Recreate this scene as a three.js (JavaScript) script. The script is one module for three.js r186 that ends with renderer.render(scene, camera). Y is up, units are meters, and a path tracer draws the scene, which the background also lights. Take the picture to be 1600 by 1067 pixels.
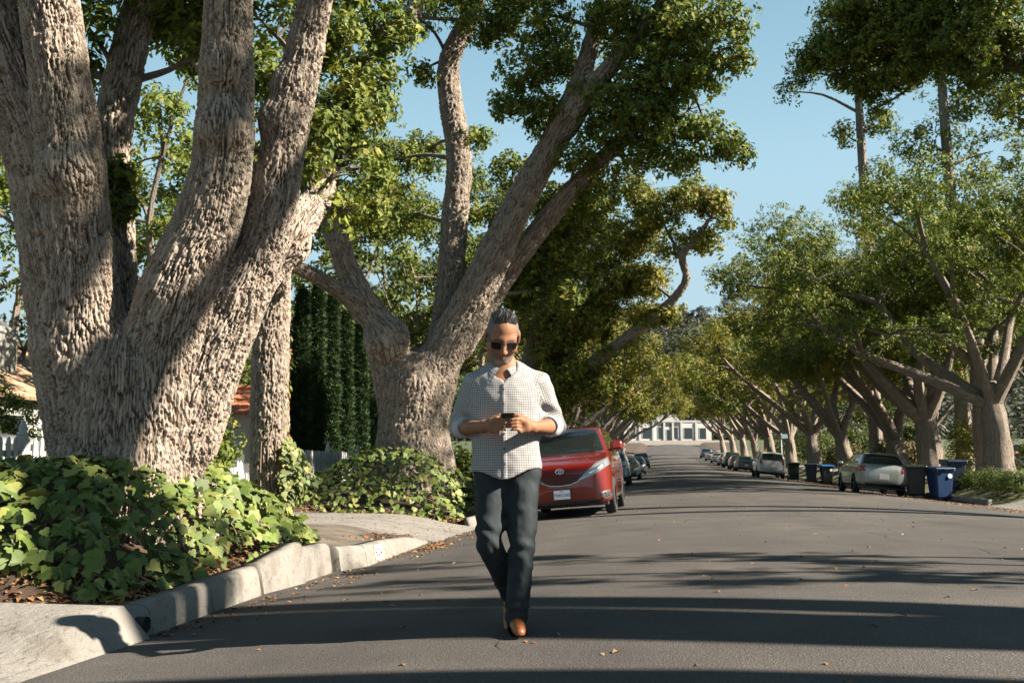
import * as THREE from 'three';
import { mergeGeometries, mergeVertices } from 'three/addons/utils/BufferGeometryUtils.js';
import { RoundedBoxGeometry } from 'three/addons/geometries/RoundedBoxGeometry.js';
import { ImprovedNoise } from 'three/addons/math/ImprovedNoise.js';

// ---------------------------------------------------------------- camera, sky, sun, exposure
const scene = new THREE.Scene();
const camera = new THREE.PerspectiveCamera(39.15, 1600 / 1067, 0.1, 3000);
camera.position.set(0, 0.806, 0);
camera.rotation.order = 'YXZ';
camera.rotation.set(THREE.MathUtils.degToRad(7.426), THREE.MathUtils.degToRad(8.83), 0);
camera.focus = 5.6;
camera.userData.fStop = 8.0;
scene.add(camera);

const renderer = new THREE.WebGLRenderer({ antialias: true });
renderer.toneMapping = THREE.LinearToneMapping;
renderer.toneMappingExposure = 4;
renderer.shadowMap.enabled = true;
renderer.shadowMap.type = THREE.PCFSoftShadowMap;

{ // clear late-afternoon sky: pale at the horizon, deeper blue overhead
  const w = 512, h = 256, d = new Float32Array(w * h * 4);
  const hor = [0.155, 0.19, 0.205], mid = [0.101, 0.171, 0.214], zen = [0.009, 0.022, 0.044];
  for (let j = 0; j < h; j++) for (let i = 0; i < w; i++) {
    const el = ((j + 0.5) / h - 0.5) * Math.PI, s = Math.sin(el);
    let c;
    if (s < 0) c = [0.03, 0.027, 0.022];
    else {
      const a = Math.min(1, s / 0.42), b = Math.max(0, Math.min(1, (s - 0.3) / 0.6));
      c = hor.map((v, k) => { const q = v + (mid[k] - v) * Math.pow(a, 0.8); return q + (zen[k] - q) * b; });
    }
    const o = (j * w + i) * 4; d[o] = c[0]; d[o + 1] = c[1]; d[o + 2] = c[2]; d[o + 3] = 1;
  }
  const t = new THREE.DataTexture(d, w, h, THREE.RGBAFormat, THREE.FloatType);
  t.mapping = THREE.EquirectangularReflectionMapping; t.magFilter = THREE.LinearFilter; t.minFilter = THREE.LinearFilter;
  t.needsUpdate = true;
  scene.background = t; scene.environment = t;
}
const SUN_EL = THREE.MathUtils.degToRad(32.5), SUN_AZ = 0.12;            // sun low over the right-hand gardens, a little behind the camera
const sunDir = new THREE.Vector3(Math.cos(SUN_EL) * Math.cos(SUN_AZ), Math.sin(SUN_EL), Math.cos(SUN_EL) * Math.sin(SUN_AZ));
const sun = new THREE.DirectionalLight(new THREE.Color().setRGB(1, 0.89, 0.74), 5);
sun.position.copy(sunDir).multiplyScalar(120).add(new THREE.Vector3(0, 0, -40));
sun.target.position.set(0, 0, -40); scene.add(sun, sun.target);
sun.castShadow = true; sun.shadow.mapSize.set(4096, 4096); sun.shadow.bias = -0.0005;
Object.assign(sun.shadow.camera, { left: -80, right: 80, top: 80, bottom: -80, near: 1, far: 320 });

// ---------------------------------------------------------------- helpers
function RNG(seed) { let a = seed >>> 0; return () => { a = (a + 0x6D2B79F5) | 0; let t = Math.imul(a ^ (a >>> 15), 1 | a); t = (t + Math.imul(t ^ (t >>> 7), 61 | t)) ^ t; return ((t ^ (t >>> 14)) >>> 0) / 4294967296; }; }
const perlin = new ImprovedNoise();
const N3 = (x, y, z) => perlin.noise(x, y, z);
const fbm = (x, y, z, o = 4) => { let s = 0, a = 0.5, f = 1; for (let i = 0; i < o; i++) { s += a * N3(x * f + 7.3 * i, y * f, z * f - 3.1 * i); a *= 0.5; f *= 2.03; } return s; };
const clamp = (x, a, b) => x < a ? a : x > b ? b : x, lerp = (a, b, t) => a + (b - a) * t;
const sstep = (a, b, x) => { const t = clamp((x - a) / (b - a), 0, 1); return t * t * (3 - 2 * t); };
const V = (x, y, z) => new THREE.Vector3(x, y, z);
const rgb = (r, g, b) => new THREE.Color().setRGB(r, g, b);
const taken = {};
function named(o, name) { const n = (taken[name] = (taken[name] ?? -1) + 1); o.name = n ? `${name}_${String(n).padStart(3, '0')}` : name; return o; }
function tag(o, label, category, group, kind) { if (label) o.userData.label = label; if (category) o.userData.category = category; if (group) o.userData.group = group; if (kind) o.userData.kind = kind; return o; }
function shadows(o) { o.traverse(m => { if (m.isMesh) { m.castShadow = true; m.receiveShadow = true; } }); return o; }
function thing(name, label, category, pos = [0, 0, 0], turn = 0, group) {
  const g = named(new THREE.Group(), name); g.position.set(...pos); g.rotation.y = turn; scene.add(g); return tag(g, label, category, group);
}
function part(parent, name, geo, mat, kind) { const m = new THREE.Mesh(geo, mat); m.name = name; m.castShadow = m.receiveShadow = true; if (kind) m.userData.kind = kind; parent.add(m); return m; }
function struct(name, geo, mat, label) { const m = named(new THREE.Mesh(geo, mat), name); m.castShadow = m.receiveShadow = true; m.userData.kind = 'structure'; if (label) m.userData.label = label; scene.add(m); return m; }
function copyThing(src, name, label, group) { const c = src.clone(); named(c, name); c.userData = { ...src.userData }; if (label) c.userData.label = label; if (group) c.userData.group = group; scene.add(c); return c; }
function geo(pos, idx, uv) {
  const g = new THREE.BufferGeometry(); g.setAttribute('position', new THREE.BufferAttribute(pos instanceof Float32Array ? pos : new Float32Array(pos), 3));
  if (uv) g.setAttribute('uv', new THREE.BufferAttribute(uv instanceof Float32Array ? uv : new Float32Array(uv), 2));
  if (idx) g.setIndex(new THREE.BufferAttribute(idx instanceof Uint32Array ? idx : new Uint32Array(idx), 1)); g.computeVertexNormals(); return g;
}
const box = (w, h, d, x = 0, y = 0, z = 0) => new THREE.BoxGeometry(w, h, d).translate(x, y, z);
const rbox = (w, h, d, r, x = 0, y = 0, z = 0, s = 2) => new RoundedBoxGeometry(w, h, d, s, r).translate(x, y, z);
const cyl = (r0, r1, h, n, x = 0, y = 0, z = 0) => new THREE.CylinderGeometry(r0, r1, h, n).translate(x, y, z);
function merge(list) { return mergeGeometries(list.map(g => { const q = g.index ? g.toNonIndexed() : g; for (const k of Object.keys(q.attributes)) if (!['position', 'normal', 'uv'].includes(k)) q.deleteAttribute(k); if (!q.attributes.uv) q.setAttribute('uv', new THREE.BufferAttribute(new Float32Array(q.attributes.position.count * 2), 2)); return q; })); }

// terrain: cambered road that climbs gently away from the camera, verges with kerbs on both sides
const ROAD_C = 2.88, ROAD_L = -3.5, ROAD_R = 9.25, CAMBER = 0.0082;
function prof(z) { const d = Math.max(0, -z - 25); const dm = Math.min(d, 235); return 0.00012 * dm * dm + (d > 235 ? 0.0564 * Math.min(d - 235, 25) : 0); }
const roadY = (x, z) => prof(z) - CAMBER * (x - ROAD_C) * (x - ROAD_C);
const GUT = -CAMBER * (ROAD_L - ROAD_C) ** 2;                             // gutter level, about -0.33
const DRIVES = [[3, -6.1, -1, 0.03], [-14.4, -17.9, -1, 0.012], [-21, -30, 1, 0.05]];         // z from, z to, side, slope behind the footway
function driveY(x, z, up) { const e = x < 0 ? -3.36 - x : x - 9.2; const wing = x < 0 && z > -8 ? 0.195 * sstep(-4.75, -5.95, z) * sstep(0.0, 0.09 + 0.35 * sstep(-5.9, -4.9, z), e) : 0; return prof(z) + GUT + Math.max(sstep(0, 1.7, e) * 0.22, wing) + 0.015 * clamp(e / 0.12, 0, 1) + Math.max(0, e - 1.2) * up + 0.004 * fbm(x * 2, 1, z * 2, 3); }
function groundY(x, z) {
  const p = prof(z);
  if (x > ROAD_L - 0.16 && x < ROAD_R + 0.1 && z > -262) return roadY(x, z);
  const e = x <= ROAD_L ? ROAD_L - x : Math.max(0, x - ROAD_R);
  const flat = x < 0 ? sstep(-11.2, -12.4, z) * sstep(-20, -18, z) * sstep(4.2, 2.6, e) : 0;
  let y = p - 0.14 + (x < 0 ? 0.5 * (1 - 0.87 * flat) : 0.56) * sstep(0, 2.2, e);
  for (const [z0, z1, s, up] of DRIVES) if (s * (x - 2) > 0) { const w = Math.min(z0 - z, z - z1), k = sstep(-0.45, 0.05, w); if (k > 0 && e < 5) y = lerp(y, driveY(x, z, up) - 0.05, k * sstep(5, 4, e)); }
  if (-z > 330) y += 88 * sstep(330, 680, -z) + 10 * N3(x * 0.01, z * 0.01, 3) * sstep(330, 420, -z);
  return y;
}
// ---------------------------------------------------------------- textures and materials
function hash2(i, j, s) { let h = Math.imul(i, 374761393) + Math.imul(j, 668265263) + Math.imul(s, 2147483647 ^ 0x5bd1e995); h = Math.imul(h ^ (h >>> 13), 1274126177); return ((h ^ (h >>> 16)) >>> 0) / 4294967296; }
function vnoise(x, y, px, py, s) { // value noise, periodic
  const i = Math.floor(x), j = Math.floor(y), fx = x - i, fy = y - j, u = fx * fx * (3 - 2 * fx), v = fy * fy * (3 - 2 * fy), m = (a, n) => ((a % n) + n) % n;
  const a = hash2(m(i, px), m(j, py), s), b = hash2(m(i + 1, px), m(j, py), s), c = hash2(m(i, px), m(j + 1, py), s), d = hash2(m(i + 1, px), m(j + 1, py), s);
  return a + (b - a) * u + (c - a) * v + (a - b - c + d) * u * v;
}
function pfbm(x, y, p, s, o = 4) { let r = 0, a = 0.5, f = 1; for (let k = 0; k < o; k++) { r += a * vnoise(x * p * f, y * p * f, p * f, p * f, s + k); a *= 0.5; f *= 2; } return r / (1 - Math.pow(0.5, o)); }
function tex(w, h, fn, srgb, rx = 1, ry = rx) { // fn(u,v) -> [r,g,b] linear 0..1 (colour) or a number
  const d = new Uint8Array(w * h * 4), enc = c => srgb ? (c <= 0.0031308 ? 12.92 * c : 1.055 * Math.pow(c, 1 / 2.4) - 0.055) : c;
  for (let j = 0; j < h; j++) for (let i = 0; i < w; i++) { const r = fn((i + 0.5) / w, (j + 0.5) / h, i, j), o = (j * w + i) * 4; const a = typeof r === 'number' ? [r, r, r] : r; for (let k = 0; k < 3; k++) d[o + k] = 255 * clamp(enc(a[k]), 0, 1); d[o + 3] = 255; }
  const t = new THREE.DataTexture(d, w, h); t.wrapS = t.wrapT = THREE.RepeatWrapping; t.magFilter = THREE.LinearFilter; t.minFilter = THREE.LinearMipmapLinearFilter; t.generateMipmaps = true;
  if (srgb) t.colorSpace = THREE.SRGBColorSpace; t.repeat.set(rx, ry); t.needsUpdate = true; return t;
}
const mix3 = (a, b, t) => [lerp(a[0], b[0], t), lerp(a[1], b[1], t), lerp(a[2], b[2], t)];
// furrowed bark: long broken ridges; one tile is 0.9 m round the stem and 1.5 m along it
const BW = 768, BH = 768, BTU = 0.9, BTV = 1.5, barkH = new Float32Array(BW * BH), barkI = new Float32Array(BW * BH);
{
  const nx = 33, ny = 6;
  for (let j = 0; j < BH; j++) for (let i = 0; i < BW; i++) {
    let u = i / BW, v = j / BH;
    const wu = u + 0.03 * (pfbm(u, v, 5, 11, 4) - 0.5) + 0.035 * (vnoise(u * 4, v * 9, 4, 9, 12) - 0.5), wv = v + 0.14 * (pfbm(u, v, 7, 13, 4) - 0.5) + 0.05 * (vnoise(u * 26, v * 3, 26, 3, 14) - 0.5);
    const x = wu * nx, y = wv * ny, ci = Math.floor(x), cj = Math.floor(y); let f1 = 9, f2 = 9, id = 0;
    for (let dj = -1; dj <= 1; dj++) for (let di = -2; di <= 2; di++) {
      const a = ci + di, b = cj + dj, m = ((a % nx) + nx) % nx, n = ((b % ny) + ny) % ny;
      const px = a + 0.5 + 0.85 * (hash2(m, n, 1) - 0.5), py = b + hash2(m, n, 2), dx = x - px, dy = (y - py) * 0.9, q = Math.max(Math.abs(dx) + 0.25 * Math.abs(dy), 0.9 * Math.sqrt(dx * dx + dy * dy));
      if (q < f1) { f2 = f1; f1 = q; id = hash2(m, n, 3); } else if (q < f2) f2 = q;
    }
    const fine = pfbm(u, v, 40, 31, 3), fib = pfbm(u * 5 % 1, v, 24, 41, 2), rough = pfbm(u, v, 14, 33, 3), crack = sstep(0.02, 0.11 + 0.16 * rough, f2 - f1);
    const cross = sstep(0.0, 0.05, Math.abs(vnoise(u * 52, v * 24, 52, 24, 19) - 0.47 - 0.2 * (rough - 0.5)));
    barkH[j * BW + i] = clamp(Math.min(1, crack + 0.55 * sstep(0.45, 0.75, pfbm(u, v, 9, 37, 3))) * (0.5 + 0.3 * (id - 0.5) + 0.2 * cross) + 0.6 * (rough - 0.5) * crack + 0.5 * (fine - 0.5) + 0.25 * (fib - 0.5) + 0.12, 0, 1); barkI[j * BW + i] = id;
  }
}
function barkAt(u, v) { const x = ((u % 1) + 1) % 1 * BW, y = ((v % 1) + 1) % 1 * BH, i = x | 0, j = y | 0, fx = x - i, fy = y - j, i1 = (i + 1) % BW, j1 = (j + 1) % BH; return lerp(lerp(barkH[j * BW + i], barkH[j * BW + i1], fx), lerp(barkH[j1 * BW + i], barkH[j1 * BW + i1], fx), fy); }
const barkColour = tex(BW, BH, (u, v, i, j) => {
  const h = barkH[j * BW + i], id = barkI[j * BW + i], n = pfbm(u, v, 5, 61, 4), g = pfbm(u, v, 90, 71, 2);
  let c = mix3([0.135, 0.09, 0.062], [0.255, 0.21, 0.172], sstep(0.1, 0.45, 0.5 * h + 0.5 * id * pfbm(u, v, 16, 95, 3)));
  c = mix3(c, [0.28, 0.24, 0.2], 0.55 * sstep(0.5, 0.8, n) * sstep(0.3, 0.7, h)); c = mix3(c, [0.132, 0.076, 0.043], 0.4 * sstep(0.6, 0.85, pfbm(u, v, 9, 91, 3)));
  const k = 0.8 + 0.4 * g; return c.map(q => q * k * (0.86 + 0.28 * id));
}, true);
const barkBump = tex(BW, BH, (u, v, i, j) => barkH[j * BW + i], false);
const std = (o) => new THREE.MeshStandardMaterial(o), phy = (o) => new THREE.MeshPhysicalMaterial(o);
const M = {};
M.bark = std({ map: barkColour, bumpMap: barkBump, bumpScale: 0.04, roughness: 0.92 });
M.barkNear = std({ map: barkColour, bumpMap: barkBump, bumpScale: 0.02, roughness: 0.92 });
M.barkFar = M.bark;
// asphalt: tile 1.6 m
const asphaltC = tex(1024, 1024, (u, v, i, j) => { const g = hash2(i >> 1, j >> 1, 5), g2 = hash2(i, j, 6), n = pfbm(u, v, 7, 15, 5); let k = 0.3 + 0.85 * g * g + 0.5 * g2 + 0.45 * (n - 0.5); const s = hash2(i >> 1, j >> 1, 9) > 0.985 ? 1.9 : 1; return [0.053 * k * s, 0.0465 * k * s, 0.0415 * k * s]; }, true);
const asphaltB = tex(1024, 1024, (u, v, i, j) => 0.5 * hash2(i >> 1, j >> 1, 5) + 0.3 * hash2(i, j, 6) + 0.2 * pfbm(u, v, 40, 17, 2), false);
M.asphalt = std({ map: asphaltC, bumpMap: asphaltB, bumpScale: 0.006, roughness: 0.9, vertexColors: true });
const concreteC = tex(1024, 1024, (u, v, i, j) => { const n = pfbm(u, v, 4, 25, 6), st = pfbm(u, v, 11, 35, 4), g = hash2(i, j, 8), p = pfbm(u, v, 60, 45, 2); let k = 0.80 + 0.32 * (n - 0.5) + 0.12 * (g - 0.5); let c = [0.215 * k, 0.20 * k, 0.18 * k]; c = mix3(c, [0.115, 0.10, 0.083], 0.7 * sstep(0.56, 0.74, st)); if (p > 0.77) c = c.map(q => q * 0.72); return c; }, true);
const concreteB = tex(512, 512, (u, v, i, j) => { const p = pfbm(u, v, 40, 45, 3); return 0.55 * pfbm(u, v, 8, 27, 5) + 0.25 * hash2(i, j, 10) + 0.3 * sstep(0.3, 0.6, p); }, false);
M.concrete = std({ map: concreteC, bumpMap: concreteB, bumpScale: 0.014, roughness: 0.88 });
M.concretePale = std({ map: concreteC, color: rgb(1, 1, 1), roughness: 0.88 });
const soilC = tex(512, 512, (u, v, i, j) => { const n = pfbm(u, v, 8, 55, 5), g = hash2(i >> 1, j >> 1, 12); return mix3([0.022, 0.014, 0.009], [0.085, 0.052, 0.03], clamp(n * 1.1 - 0.15 + 0.35 * (g - 0.5), 0, 1)); }, true);
M.soil = std({ map: soilC, vertexColors: true, bumpMap: soilC, bumpScale: 0.02, roughness: 1 });
const grassC = tex(512, 512, (u, v, i, j) => { const n = pfbm(u, v, 9, 65, 5), g = hash2(i, j, 13); return mix3([0.035, 0.048, 0.012], [0.13, 0.12, 0.046], clamp(n * 1.3 - 0.2 + 0.4 * (g - 0.5), 0, 1)); }, true);
M.grass = std({ map: grassC, bumpMap: grassC, bumpScale: 0.03, roughness: 1 });
const leafM = (c, t = 0.38, r = 0.55) => phy({ color: c, roughness: r, transmission: t, thickness: 0, specularIntensity: 0.45, side: THREE.DoubleSide });
M.leaf = leafM(rgb(1, 1, 1), 0.46, 0.7); M.ivy = phy({ roughness: 0.58, specularIntensity: 0.55, transmission: 0.2, thickness: 0, side: THREE.DoubleSide }); M.needle = leafM(rgb(1, 1, 1), 0.15, 0.8);
M.litter = std({ roughness: 0.9, side: THREE.DoubleSide });
M.white = std({ color: rgb(0.31, 0.31, 0.305), roughness: 0.55 });
M.stucco = std({ color: rgb(0.36, 0.36, 0.35), roughness: 0.9, bumpMap: concreteB, bumpScale: 0.004 });
M.glass = phy({ color: rgb(0.012, 0.016, 0.016), roughness: 0.06, clearcoat: 1, clearcoatRoughness: 0.02, ior: 1.5 });
M.blackPlastic = std({ color: rgb(0.018, 0.018, 0.018), roughness: 0.55 });
M.rubber = std({ color: rgb(0.02, 0.02, 0.02), roughness: 0.85 });
M.chrome = std({ color: rgb(0.75, 0.75, 0.76), roughness: 0.18, metalness: 1 });
M.alloy = std({ color: rgb(0.45, 0.45, 0.46), roughness: 0.35, metalness: 0.9 });
M.lampGlass = phy({ color: rgb(0.24, 0.25, 0.265), roughness: 0.12, clearcoat: 1, metalness: 0.35 });
M.redLamp = phy({ color: rgb(0.28, 0.015, 0.015), roughness: 0.15, clearcoat: 1 });
M.plate = std({ color: rgb(0.36, 0.36, 0.38), roughness: 0.5 });
const paint = (r, g, b, metal = 0.25) => phy({ color: rgb(r, g, b), roughness: 0.32, metalness: metal, clearcoat: 1, clearcoatRoughness: 0.05 });
// ---------------------------------------------------------------- geometry toolkit
// smooth union of tapered bones; a bone may be flattened (s < 1) along its depth axis D
class Bones {
  constructor(k = 0.1) { this.b = []; this.k = k; }
  add(a, b, ra, rb, id = 0, extra = {}) { const d = [b[0] - a[0], b[1] - a[1], b[2] - a[2]], L2 = d[0] ** 2 + d[1] ** 2 + d[2] ** 2 || 1e-9; this.b.push({ a, d, L2, ra, rb, id, s0: 0, ...extra }); return this.b[this.b.length - 1]; }
  chain(pts, id = 0, sub = 3, extra = {}) { // pts [x,y,z,r] through a Catmull-Rom curve
    const c = new THREE.CatmullRomCurve3(pts.map(p => V(p[0], p[1], p[2])), false, 'centripetal'), n = (pts.length - 1) * sub; let s = 0, prev = null, pr = 0;
    for (let i = 0; i <= n; i++) {
      const t = i / n, q = c.getPoint(t), f = t * (pts.length - 1), k = Math.min(pts.length - 2, Math.floor(f)), r = lerp(pts[k][3], pts[k + 1][3], f - k), p = [q.x, q.y, q.z];
      if (prev) { const b = this.add(prev, p, pr, r, id, extra); b.s0 = s; s += Math.sqrt(b.L2); }
      prev = p; pr = r;
    }
    return this;
  }
  one(b, x, y, z) {
    let px = x - b.a[0], py = y - b.a[1], pz = z - b.a[2]; const t = clamp((px * b.d[0] + py * b.d[1] + pz * b.d[2]) / b.L2, 0, 1);
    px -= b.d[0] * t; py -= b.d[1] * t; pz -= b.d[2] * t; const r = b.ra + (b.rb - b.ra) * t;
    if (b.s) { const q = px * b.D[0] + py * b.D[1] + pz * b.D[2], e = q / b.s; const l2 = px * px + py * py + pz * pz - q * q + e * e, l = Math.sqrt(l2); return (l - r) * (l > 1e-6 ? Math.min(1, Math.sqrt(l2 - e * e + q * q) / l + 0.15) : b.s); }
    return Math.sqrt(px * px + py * py + pz * pz) - r;
  }
  dist(x, y, z, list = this.b) { // hard union along one limb, smooth union between limbs
    let d = 1e3, cur = 1e3, id = null, ck = this.k;
    for (let i = 0; i <= list.length; i++) {
      const b = list[i]; if (!b || b.id !== id || b.soft) { const h = ck > 0 ? Math.max(ck - Math.abs(d - cur), 0) / ck : 0; d = Math.min(d, cur) - h * h * ck * 0.25; cur = 1e3; if (!b) break; id = b.id; ck = b.k ?? this.k; }
      const e = this.one(b, x, y, z); if (e < cur) cur = e;
    }
    return d;
  }
  near(x, y, z, R) { const ds = this.b.map(b => this.one(b, x, y, z)), m = Math.min(...ds); return this.b.filter((b, i) => ds[i] < m + R * 2 + this.k * 2); }
  nearest(x, y, z) { let m = 1e9, q = null; for (const b of this.b) { if (b.lump) continue; const e = this.one(b, x, y, z); if (e < m) { m = e; q = b; } } return q; }
}
// sparse surface nets; field(x,y,z,list), prune(x,y,z,R)->list
function surfaceNets(field, mn, mx, c, prune) {
  const B = 8, n = [0, 1, 2].map(k => Math.ceil((mx[k] - mn[k]) / c / B) * B + 1), [nx, ny, nz] = n, f = new Float32Array(nx * ny * nz).fill(NaN), R = B * c * 0.9, act = [];
  for (let bz = 0; bz < nz - 1; bz += B) for (let by = 0; by < ny - 1; by += B) for (let bx = 0; bx < nx - 1; bx += B) {
    const cx = mn[0] + (bx + B / 2) * c, cy = mn[1] + (by + B / 2) * c, cz = mn[2] + (bz + B / 2) * c, list = prune ? prune(cx, cy, cz, R) : undefined;
    if (Math.abs(field(cx, cy, cz, list)) > R * 1.7) continue; act.push([bx, by, bz]);
    for (let k = bz; k <= bz + B; k++) for (let j = by; j <= by + B; j++) for (let i = bx; i <= bx + B; i++) { const o = (k * ny + j) * nx + i; if (f[o] !== f[o]) f[o] = field(mn[0] + i * c, mn[1] + j * c, mn[2] + k * c, list); }
  }
  const pos = [], cell = new Map(), sx = 1, sy = nx, sz = nx * ny, off = [0, sx, sy, sx + sy, sz, sz + sx, sz + sy, sz + sx + sy], E = [[0, 1], [2, 3], [4, 5], [6, 7], [0, 2], [1, 3], [4, 6], [5, 7], [0, 4], [1, 5], [2, 6], [3, 7]];
  for (const [bx, by, bz] of act) for (let k = bz; k < bz + B; k++) for (let j = by; j < by + B; j++) for (let i = bx; i < bx + B; i++) {
    const o = k * sz + j * sy + i; let m = 0; for (let q = 0; q < 8; q++) if (f[o + off[q]] < 0) m |= 1 << q; if (m === 0 || m === 255) continue;
    let X = 0, Y = 0, Z = 0, cnt = 0;
    for (const [a, b] of E) { const ia = (m >> a) & 1, ib = (m >> b) & 1; if (ia === ib) continue; const fa = f[o + off[a]], fb = f[o + off[b]], t = fa / (fa - fb); X += (a & 1) + t * ((b & 1) - (a & 1)); Y += ((a >> 1) & 1) + t * (((b >> 1) & 1) - ((a >> 1) & 1)); Z += ((a >> 2) & 1) + t * (((b >> 2) & 1) - ((a >> 2) & 1)); cnt++; }
    cell.set(o, pos.length / 3); pos.push(mn[0] + (i + X / cnt) * c, mn[1] + (j + Y / cnt) * c, mn[2] + (k + Z / cnt) * c);
  }
  const idx = [];
  for (const o of cell.keys()) {
    const i = o % nx, j = Math.floor(o / nx) % ny, k = Math.floor(o / sz);
    for (const [d, u, v] of [[sx, sy, sz], [sy, sz, sx], [sz, sx, sy]]) {
      const a = f[o] < 0, b = f[o + d] < 0; if (a === b) continue;
      if ((u === sx || v === sx) && i === 0) continue; if ((u === sy || v === sy) && j === 0) continue; if ((u === sz || v === sz) && k === 0) continue;
      const A = cell.get(o), Bq = cell.get(o - u), Cq = cell.get(o - u - v), D = cell.get(o - v); if (A === undefined || Bq === undefined || Cq === undefined || D === undefined) continue;
      if (a) idx.push(A, Bq, Cq, A, Cq, D); else idx.push(A, Cq, Bq, A, D, Cq);
    }
  }
  return { pos: new Float32Array(pos), idx: new Uint32Array(idx) };
}
function gradient(field, x, y, z, e = 0.004) { const a = field(x + e, y, z) - field(x - e, y, z), b = field(x, y + e, z) - field(x, y - e, z), c = field(x, y, z + e) - field(x, y, z - e), l = Math.hypot(a, b, c) || 1; return [a / l, b / l, c / l]; }
// limb coordinates (length along, angle round) of a point, for bark that follows each limb
function limbUV(b, x, y, z) {
  const L = Math.sqrt(b.L2), dx = b.d[0] / L, dy = b.d[1] / L, dz = b.d[2] / L, px = x - b.a[0], py = y - b.a[1], pz = z - b.a[2], t = px * dx + py * dy + pz * dz;
  const rx = b.axis === 2 ? 0 : 1, rz = b.axis === 2 ? 1 : 0, k = rx * dx + rz * dz; let ex = rx - k * dx, ey = -k * dy, ez = rz - k * dz; const l = Math.hypot(ex, ey, ez) || 1; ex /= l; ey /= l; ez /= l;
  const fx = dy * ez - dz * ey, fy = dz * ex - dx * ez, fz = dx * ey - dy * ex;
  return [Math.atan2(px * fx + py * fy + pz * fz, px * ex + py * ey + pz * ez) / (2 * Math.PI), b.mean ? x * b.mean[0] + y * b.mean[1] + z * b.mean[2] : b.s0 + clamp(t, 0, L)];
}
// stem of several limbs with bark relief; limbs = {name: [[x,y,z,r]...]}
function stemGeometry(limbs, cell, relief, k, lumps = []) {
  const F = new Bones(k); let id = 0; const reps = [];
  for (const pts of Object.values(limbs)) { const a = pts[0], b = pts[pts.length - 1], axis = Math.abs(b[0] - a[0]) > 1.2 * Math.abs(b[2] - a[2]) ? 2 : 0, mid = pts[Math.floor(pts.length / 2)][3]; const ml = Math.hypot(b[0] - a[0], b[1] - a[1], b[2] - a[2]), mean = [(b[0] - a[0]) / ml, (b[1] - a[1]) / ml, (b[2] - a[2]) / ml]; F.chain(pts, id, 3, { axis, mean }); reps[id] = Math.max(1, Math.round(2 * Math.PI * mid / BTU)); id++; }
  for (const [x, y, z, r] of lumps) F.add([x, y, z], [x, y + 0.01, z], r, r, 900 + r, { axis: 0, lump: true, k: 0.12 });
  const mn = [1e9, 1e9, 1e9], mx = [-1e9, -1e9, -1e9];
  for (const p of Object.values(limbs).flat()) for (let q = 0; q < 3; q++) { mn[q] = Math.min(mn[q], p[q] - p[3] - 0.1); mx[q] = Math.max(mx[q], p[q] + p[3] + 0.1); }
  const { pos, idx } = surfaceNets((x, y, z, l) => F.dist(x, y, z, l), mn, mx, cell, (x, y, z, R) => F.near(x, y, z, R));
  const nV = pos.length / 3, uv = new Float32Array(nV * 2), bid = new Int32Array(nV), g0 = geo(pos.slice(), idx), nor = g0.attributes.normal.array;
  for (let i = 0; i < nV; i++) {
    const x = pos[3 * i], y = pos[3 * i + 1], z = pos[3 * i + 2], b = F.nearest(x, y, z), [a, s] = limbUV(b, x, y, z); bid[i] = b.id;
    uv[2 * i] = a * reps[b.id] + b.id * 0.37; uv[2 * i + 1] = s / BTV + b.id * 0.21;
    const lump = 0.05 * fbm(x * 1.6, y * 0.9, z * 1.6, 3) * Math.min(1, b.ra * 3), h = (barkAt(uv[2 * i], uv[2 * i + 1]) - 0.6) * relief + lump;
    pos[3 * i] += nor[3 * i] * h; pos[3 * i + 1] += nor[3 * i + 1] * h; pos[3 * i + 2] += nor[3 * i + 2] * h;
  }
  const g1 = geo(pos, idx), N = g1.attributes.normal.array, m = idx.length, P = new Float32Array(m * 3), NN = new Float32Array(m * 3), U = new Float32Array(m * 2);
  for (let t = 0; t < m; t += 3) {
    const v = [idx[t], idx[t + 1], idx[t + 2]], same = bid[v[0]] === bid[v[1]] && bid[v[1]] === bid[v[2]];
    const rep = reps[bid[v[0]]], u0 = uv[2 * v[0]], v0 = uv[2 * v[0] + 1];
    for (let q = 0; q < 3; q++) {
      for (let e = 0; e < 3; e++) { P[(t + q) * 3 + e] = pos[v[q] * 3 + e]; NN[(t + q) * 3 + e] = N[v[q] * 3 + e]; }
      let u = uv[2 * v[q]], w = uv[2 * v[q] + 1]; if (!same) { u = u0 + 0.004 * q; w = v0 + 0.004 * (q & 1); } else { if (u - u0 > rep / 2) u -= rep; else if (u0 - u > rep / 2) u += rep; }
      U[(t + q) * 2] = u; U[(t + q) * 2 + 1] = w;
    }
  }
  const g = new THREE.BufferGeometry(); g.setAttribute('position', new THREE.BufferAttribute(P, 3)); g.setAttribute('normal', new THREE.BufferAttribute(NN, 3)); g.setAttribute('uv', new THREE.BufferAttribute(U, 2)); return g;
}
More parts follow.
